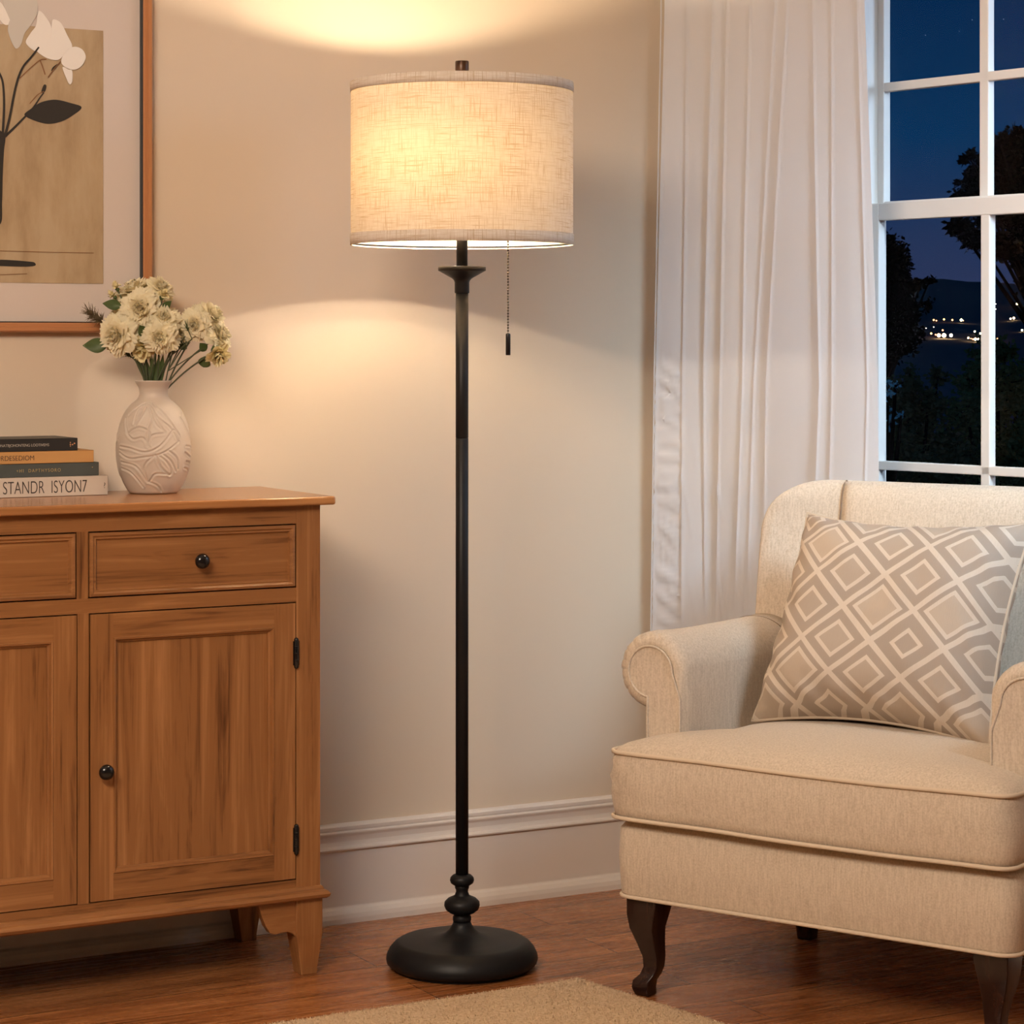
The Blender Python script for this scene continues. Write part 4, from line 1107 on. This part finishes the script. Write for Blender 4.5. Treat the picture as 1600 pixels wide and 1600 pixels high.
def flower(px, py, dy, rpx, face, label, var=None, leaves=(), bend=0, squash=1.0):
    global gi
    head = fpt(px, py, dy); ang = gi*2.4; rr = .006+.010*((gi*37) % 10)/10
    foot = mouth+Vector((rr*math.cos(ang), rr*math.sin(ang), -.085)); f0 = mouth+Vector((rr*.8*math.cos(ang)+(head.x-mouth.x)*.06, rr*.8*math.sin(ang)+(head.y-mouth.y)*.06, .0))
    t_ = empty('flower_stem', foot, 0, label=label, cat='flower', group=None)
    fv = Vector(face).normalized(); R = rpx*s*1.3
    back_ = head-fv*R*.30
    st = MB(); P = []
    for i in range(13):
        q = i/12; a = f0; b_ = f0+Vector(((head.x-f0.x)*.35+bend, (head.y-f0.y)*.4, (head.z-f0.z)*.62)); c_ = back_
        P.append(a*(1-q)**2+b_*2*q*(1-q)+c_*q*q-foot)
    st.tube([(0, 0, 0)]+P, .0016, 6); st.build('stem', stem_m, t_)
    me = blos[gi % 3] if var is None else blos[var]
    b_ = bpy.data.objects.new('blossom', me); C.objects.link(b_); b_.parent = t_; b_.location = back_-foot
    b_.rotation_mode = 'QUATERNION'; b_.rotation_quaternion = fv.to_track_quat('Z', 'Y'); b_.scale = (R, R, R*squash)
    sp_ = MB(); cal = back_-foot
    sp_.lathe([(.0005, -.5), (.22, -.42), (.34, -.15), (.38, .08)], 10); sp_.v = [tuple((fv.to_track_quat('Z', 'Y') @ (Vector(v)*R))+cal) for v in sp_.v]; sp_.build('calyx', leaf_m, t_)
    for (bx, by, tx, ty, wd) in leaves: leaf_part(t_, fpt(bx, by, dy*.7), fpt(tx, ty, dy*.8-.01), wd*s)
    gi += 1; return t_
V0 = (0, -1, .25)
flower(210, 450, .03, 30, (-.2, -.35, 1), 'broad ivory blossom at the very top of the bouquet', squash=.75)
flower(219, 482, -.035, 26, (0, -1, .15), 'large round white blossom in the upper middle of the bouquet', leaves=((190, 478, 160, 474, 17),))
flower(181, 524, -.04, 27, (-.35, -1, -.1), 'round white blossom at the lower left of the bouquet', leaves=((168, 540, 129, 540, 24),))
flower(256, 499, -.03, 23, (.25, -.9, .5), 'white blossom right of centre, just above another bloom', leaves=((252, 486, 268, 470, 13),))
flower(250, 528, -.045, 23, (.1, -1, -.15), 'white blossom low in the centre, nearest the vase mouth', leaves=((228, 526, 218, 508, 16),))
flower(187, 494, .0, 20, (-.7, -.6, .4), 'half-hidden ivory blossom between the left bloom and the central one')
flower(253, 448, .02, 20, (.55, -.5, .7), 'small ivory blossom at the top right of the main cluster', squash=.8)
flower(311, 482, .02, 22, (-.1, -.3, 1), 'creamy flat-topped blossom at the upper right of the bouquet', squash=.6, leaves=((292, 545, 276, 535, 12),))
flower(333, 492, .0, 22, (.8, -.4, .6), 'cream blossom right of the flat-topped one, facing right', leaves=((322, 548, 312, 536, 14),))
flower(304, 508, -.02, 21, (-.1, -1, -.1), 'yellowish-white blossom under the flat-topped one', squash=.8)
flower(346, 524, .0, 20, (.9, -.5, .5), 'cream blossom farthest right in the bouquet', leaves=((318, 574, 322, 556, 20),))
flower(340, 553, -.02, 19, (.3, -.8, -.7), 'drooping cream blossom with loose petals at lower right', var=3, squash=1.3)
flower(222, 545, -.02, 22, (-.2, -.9, -.6), 'pale loose-petalled blossom drooping over the left side of the stems', var=4, squash=1.1)
flower(280, 520, .01, 18, (.5, -.9, 0), 'small yellowish blossom in the gap right of centre')
flower(182, 449, .01, 7, (-.4, -.2, 1), 'closed yellow-green bud at the upper left, upper of two', var=3, squash=1.8)
flower(177, 462, .0, 7, (-.7, -.2, .7), 'closed yellow-green bud at the upper left, lower of two', var=4, squash=1.8)
flower(254, 461, -.03, 9, (.3, -.5, .8), 'half-open yellow bud at the top right of the main cluster', var=3, squash=1.4)
# feathery brown sprig and stray greenery
def sprig(pts, n, spread, label, m_, seed, L0=.012):
    rnd = random.Random(seed); foot = mouth+Vector((-.008, .004, -.07)); t_ = empty('dried_sprig', foot, 0, label=label, cat='sprig')
    P = [mouth+Vector((-.008, .0, .0))]+[fpt(*p) for p in pts]; st = MB(); st.tube([(0, 0, 0)]+[p-foot for p in P], .0011, 5); st.build('stem', stem_m, t_)
    nd = MB(); end = P[-1]; prev = P[-2]
    for i in range(n):
        b_ = end+(prev-end)*rnd.uniform(0, spread); dr = (end-prev).normalized()*.8+Vector((rnd.gauss(0, .5), rnd.gauss(0, .5), rnd.gauss(0, .5)))
        nd.tube([b_-foot, b_+dr.normalized()*rnd.uniform(.5, 1.3)*L0-foot], [.0008, .0002], 4)
    nd.build('needle', m_, t_)
sprig([(215, 560, .0), (170, 510, .0), (140, 488, .0)], 190, .75, 'feathery brown sprig sticking out at the left of the bouquet', twig_m, 3, .018)
sprig([(222, 575, -.01), (208, 560, -.01), (190, 548, -.01)], 60, .8, 'small dark green sprig drooping low on the left over the vase', leaf_m, 5, .011)
sprig([(262, 560, -.02), (300, 530, -.02), (292, 512, -.03)], 14, .4, 'thin dark twig crossing the right group of blossoms', leaf_m, 9, .014)
gr = empty('leafy_stem', mouth+Vector((0, 0, -.06)), 0, label='bunch of broad green blades standing in the vase mouth', cat='foliage')
for (bx, tx, ty, wd) in ((238, 205, 545, 9), (240, 222, 550, 9), (240, 236, 552, 8), (243, 248, 556, 11), (246, 255, 553, 10), (236, 215, 556, 7)):
    leaf_part(gr, fpt(bx, 608, -.005), fpt(tx, ty, -.012), wd*s, name='blade')
for (tx, ty) in ((282, 540), (318, 545), (275, 530), (300, 520)):
    mb = MB(); mb.tube([mouth+Vector((.006, 0, -.05))-gr.location, fpt(262, 580, -.01)-gr.location, fpt(tx, ty, -.005)-gr.location], .0012, 6); mb.build('stem', stem_m, gr)

# ------------------------------------------------------------------ books on the cabinet
bscale = 4.307/F_PX
BR = Vector(((168.5-800)/F_PX*4.307, 4.307, Z['top']))
def text_mesh(txt, size, m_, parent, loc, name='spine_title', extr=.0002, spacing=1.0, sx=1.0, align='RIGHT'):
    cu_ = bpy.data.curves.new('t', 'FONT'); cu_.body = txt; cu_.size = size; cu_.extrude = extr; cu_.align_x = align; cu_.space_character = spacing; cu_.offset = -size*.012
    to = bpy.data.objects.new('t', cu_); C.objects.link(to); bpy.context.view_layer.update()
    me = bpy.data.meshes.new_from_object(to.evaluated_get(bpy.context.evaluated_depsgraph_get())); bpy.data.objects.remove(to)
    for v in me.vertices: v.co = (v.co.x*sx, -v.co.z, v.co.y)
    me.materials.clear(); me.materials.append(m_)
    o_ = bpy.data.objects.new(name, me); C.objects.link(o_); o_.parent = parent; o_.location = loc; return o_
paper = mat('page paper', (.62, .55, .43), .9)
def book(right_px, z0, th, depth, length, cov, label, txt, tcol, tsize, trx, tz, spacing=1.0, sx=1.0, rot=0, extra=None, yoff=0, round_=.0):
    x_off = (right_px-168.5)*bscale/.87
    p = BR+U*x_off+(-NL)*yoff
    t_ = empty('book', (p.x, p.y, z0), ANG_L+rot, label=label, cat='book')
    c = MB(); ct = .0016
    c.box(-length, 0, 0, depth, 0, ct); c.box(-length, 0, 0, depth, th-ct, th); c.box(-length, 0, 0, .0025, 0, th)
    c.build('cover', cov, t_, bevel=.0012)
    g_ = MB(); g_.box(-length+.003, -.003, .002, depth-.003, ct, th-ct); g_.build('page_block', paper, t_)
    if txt: text_mesh(txt, tsize, tcol, t_, (trx, -.0003, tz), spacing=spacing, sx=sx)
    return t_
ink2 = mat('spine ink', (.04, .03, .025), .6); gold = mat('gold lettering', (.50, .36, .14), .5); whitei = mat('white lettering', (.55, .50, .42), .6)
z0 = Z['top']+.0003; T1, T2, T3, T4 = .0345, .0235, .0215, .0220
b1 = book(168.5, z0, T1, .175, .235, mat('white book cover', (.55, .47, .39), .6), 'thick white book at the bottom of the stack, large dark letters on its spine', 'STANDR  ISYON7', ink2, .0320, -.038, .0060, 1.0, .61)
text_mesh('?', .014, ink2, b1, (-.004, -.0003, .012), name='spine_mark')
b2 = book(157, z0+T1, T2, .165, .225, mat('slate green book cover', (.060, .068, .062), .6), 'slate-green book with gold lettering, second from the bottom of the stack', '+HI  DAPTHYSORO', gold, .0085, -.070, .0085, 1.35, .85, yoff=.004)
b3 = book(149.5, z0+T1+T2, T3, .160, .225, mat('ochre book cover', (.50, .26, .085), .6), 'ochre-orange book with brown lettering, third up in the stack', 'URDESEDIOM', ink2, .0125, -.108, .006, 1.0, .9, yoff=.003)
b4 = book(127, z0+T1+T2+T3, T4, .155, .215, mat('charcoal book cover', (.020, .019, .018), .45), 'charcoal book with small pale lettering, topmost of the stack', 'ONATBJOHONTENG LOOTIVEMS', whitei, .0068, -.052, .0085, 1.0, .9, yoff=.004)
em_ = MB()
for (x_, z_, r) in ((-.0135, .014, .0009), (-.0135, .0105, .0011), (-.0135, .0075, .0007), (-.0095, .0105, .0011), (-.006, .0125, .0012)):
    em_.box(x_-r, x_+r, -.0004, 0, z_-r, z_+r)
em_.build('spine_emblem', mat('copper emblem', (.55, .26, .12), .5), b4)
em_ = MB(); em_.box(-.013, -.0115, -.0004, 0, .014, .0155); em_.build('spine_emblem', gold, b2)
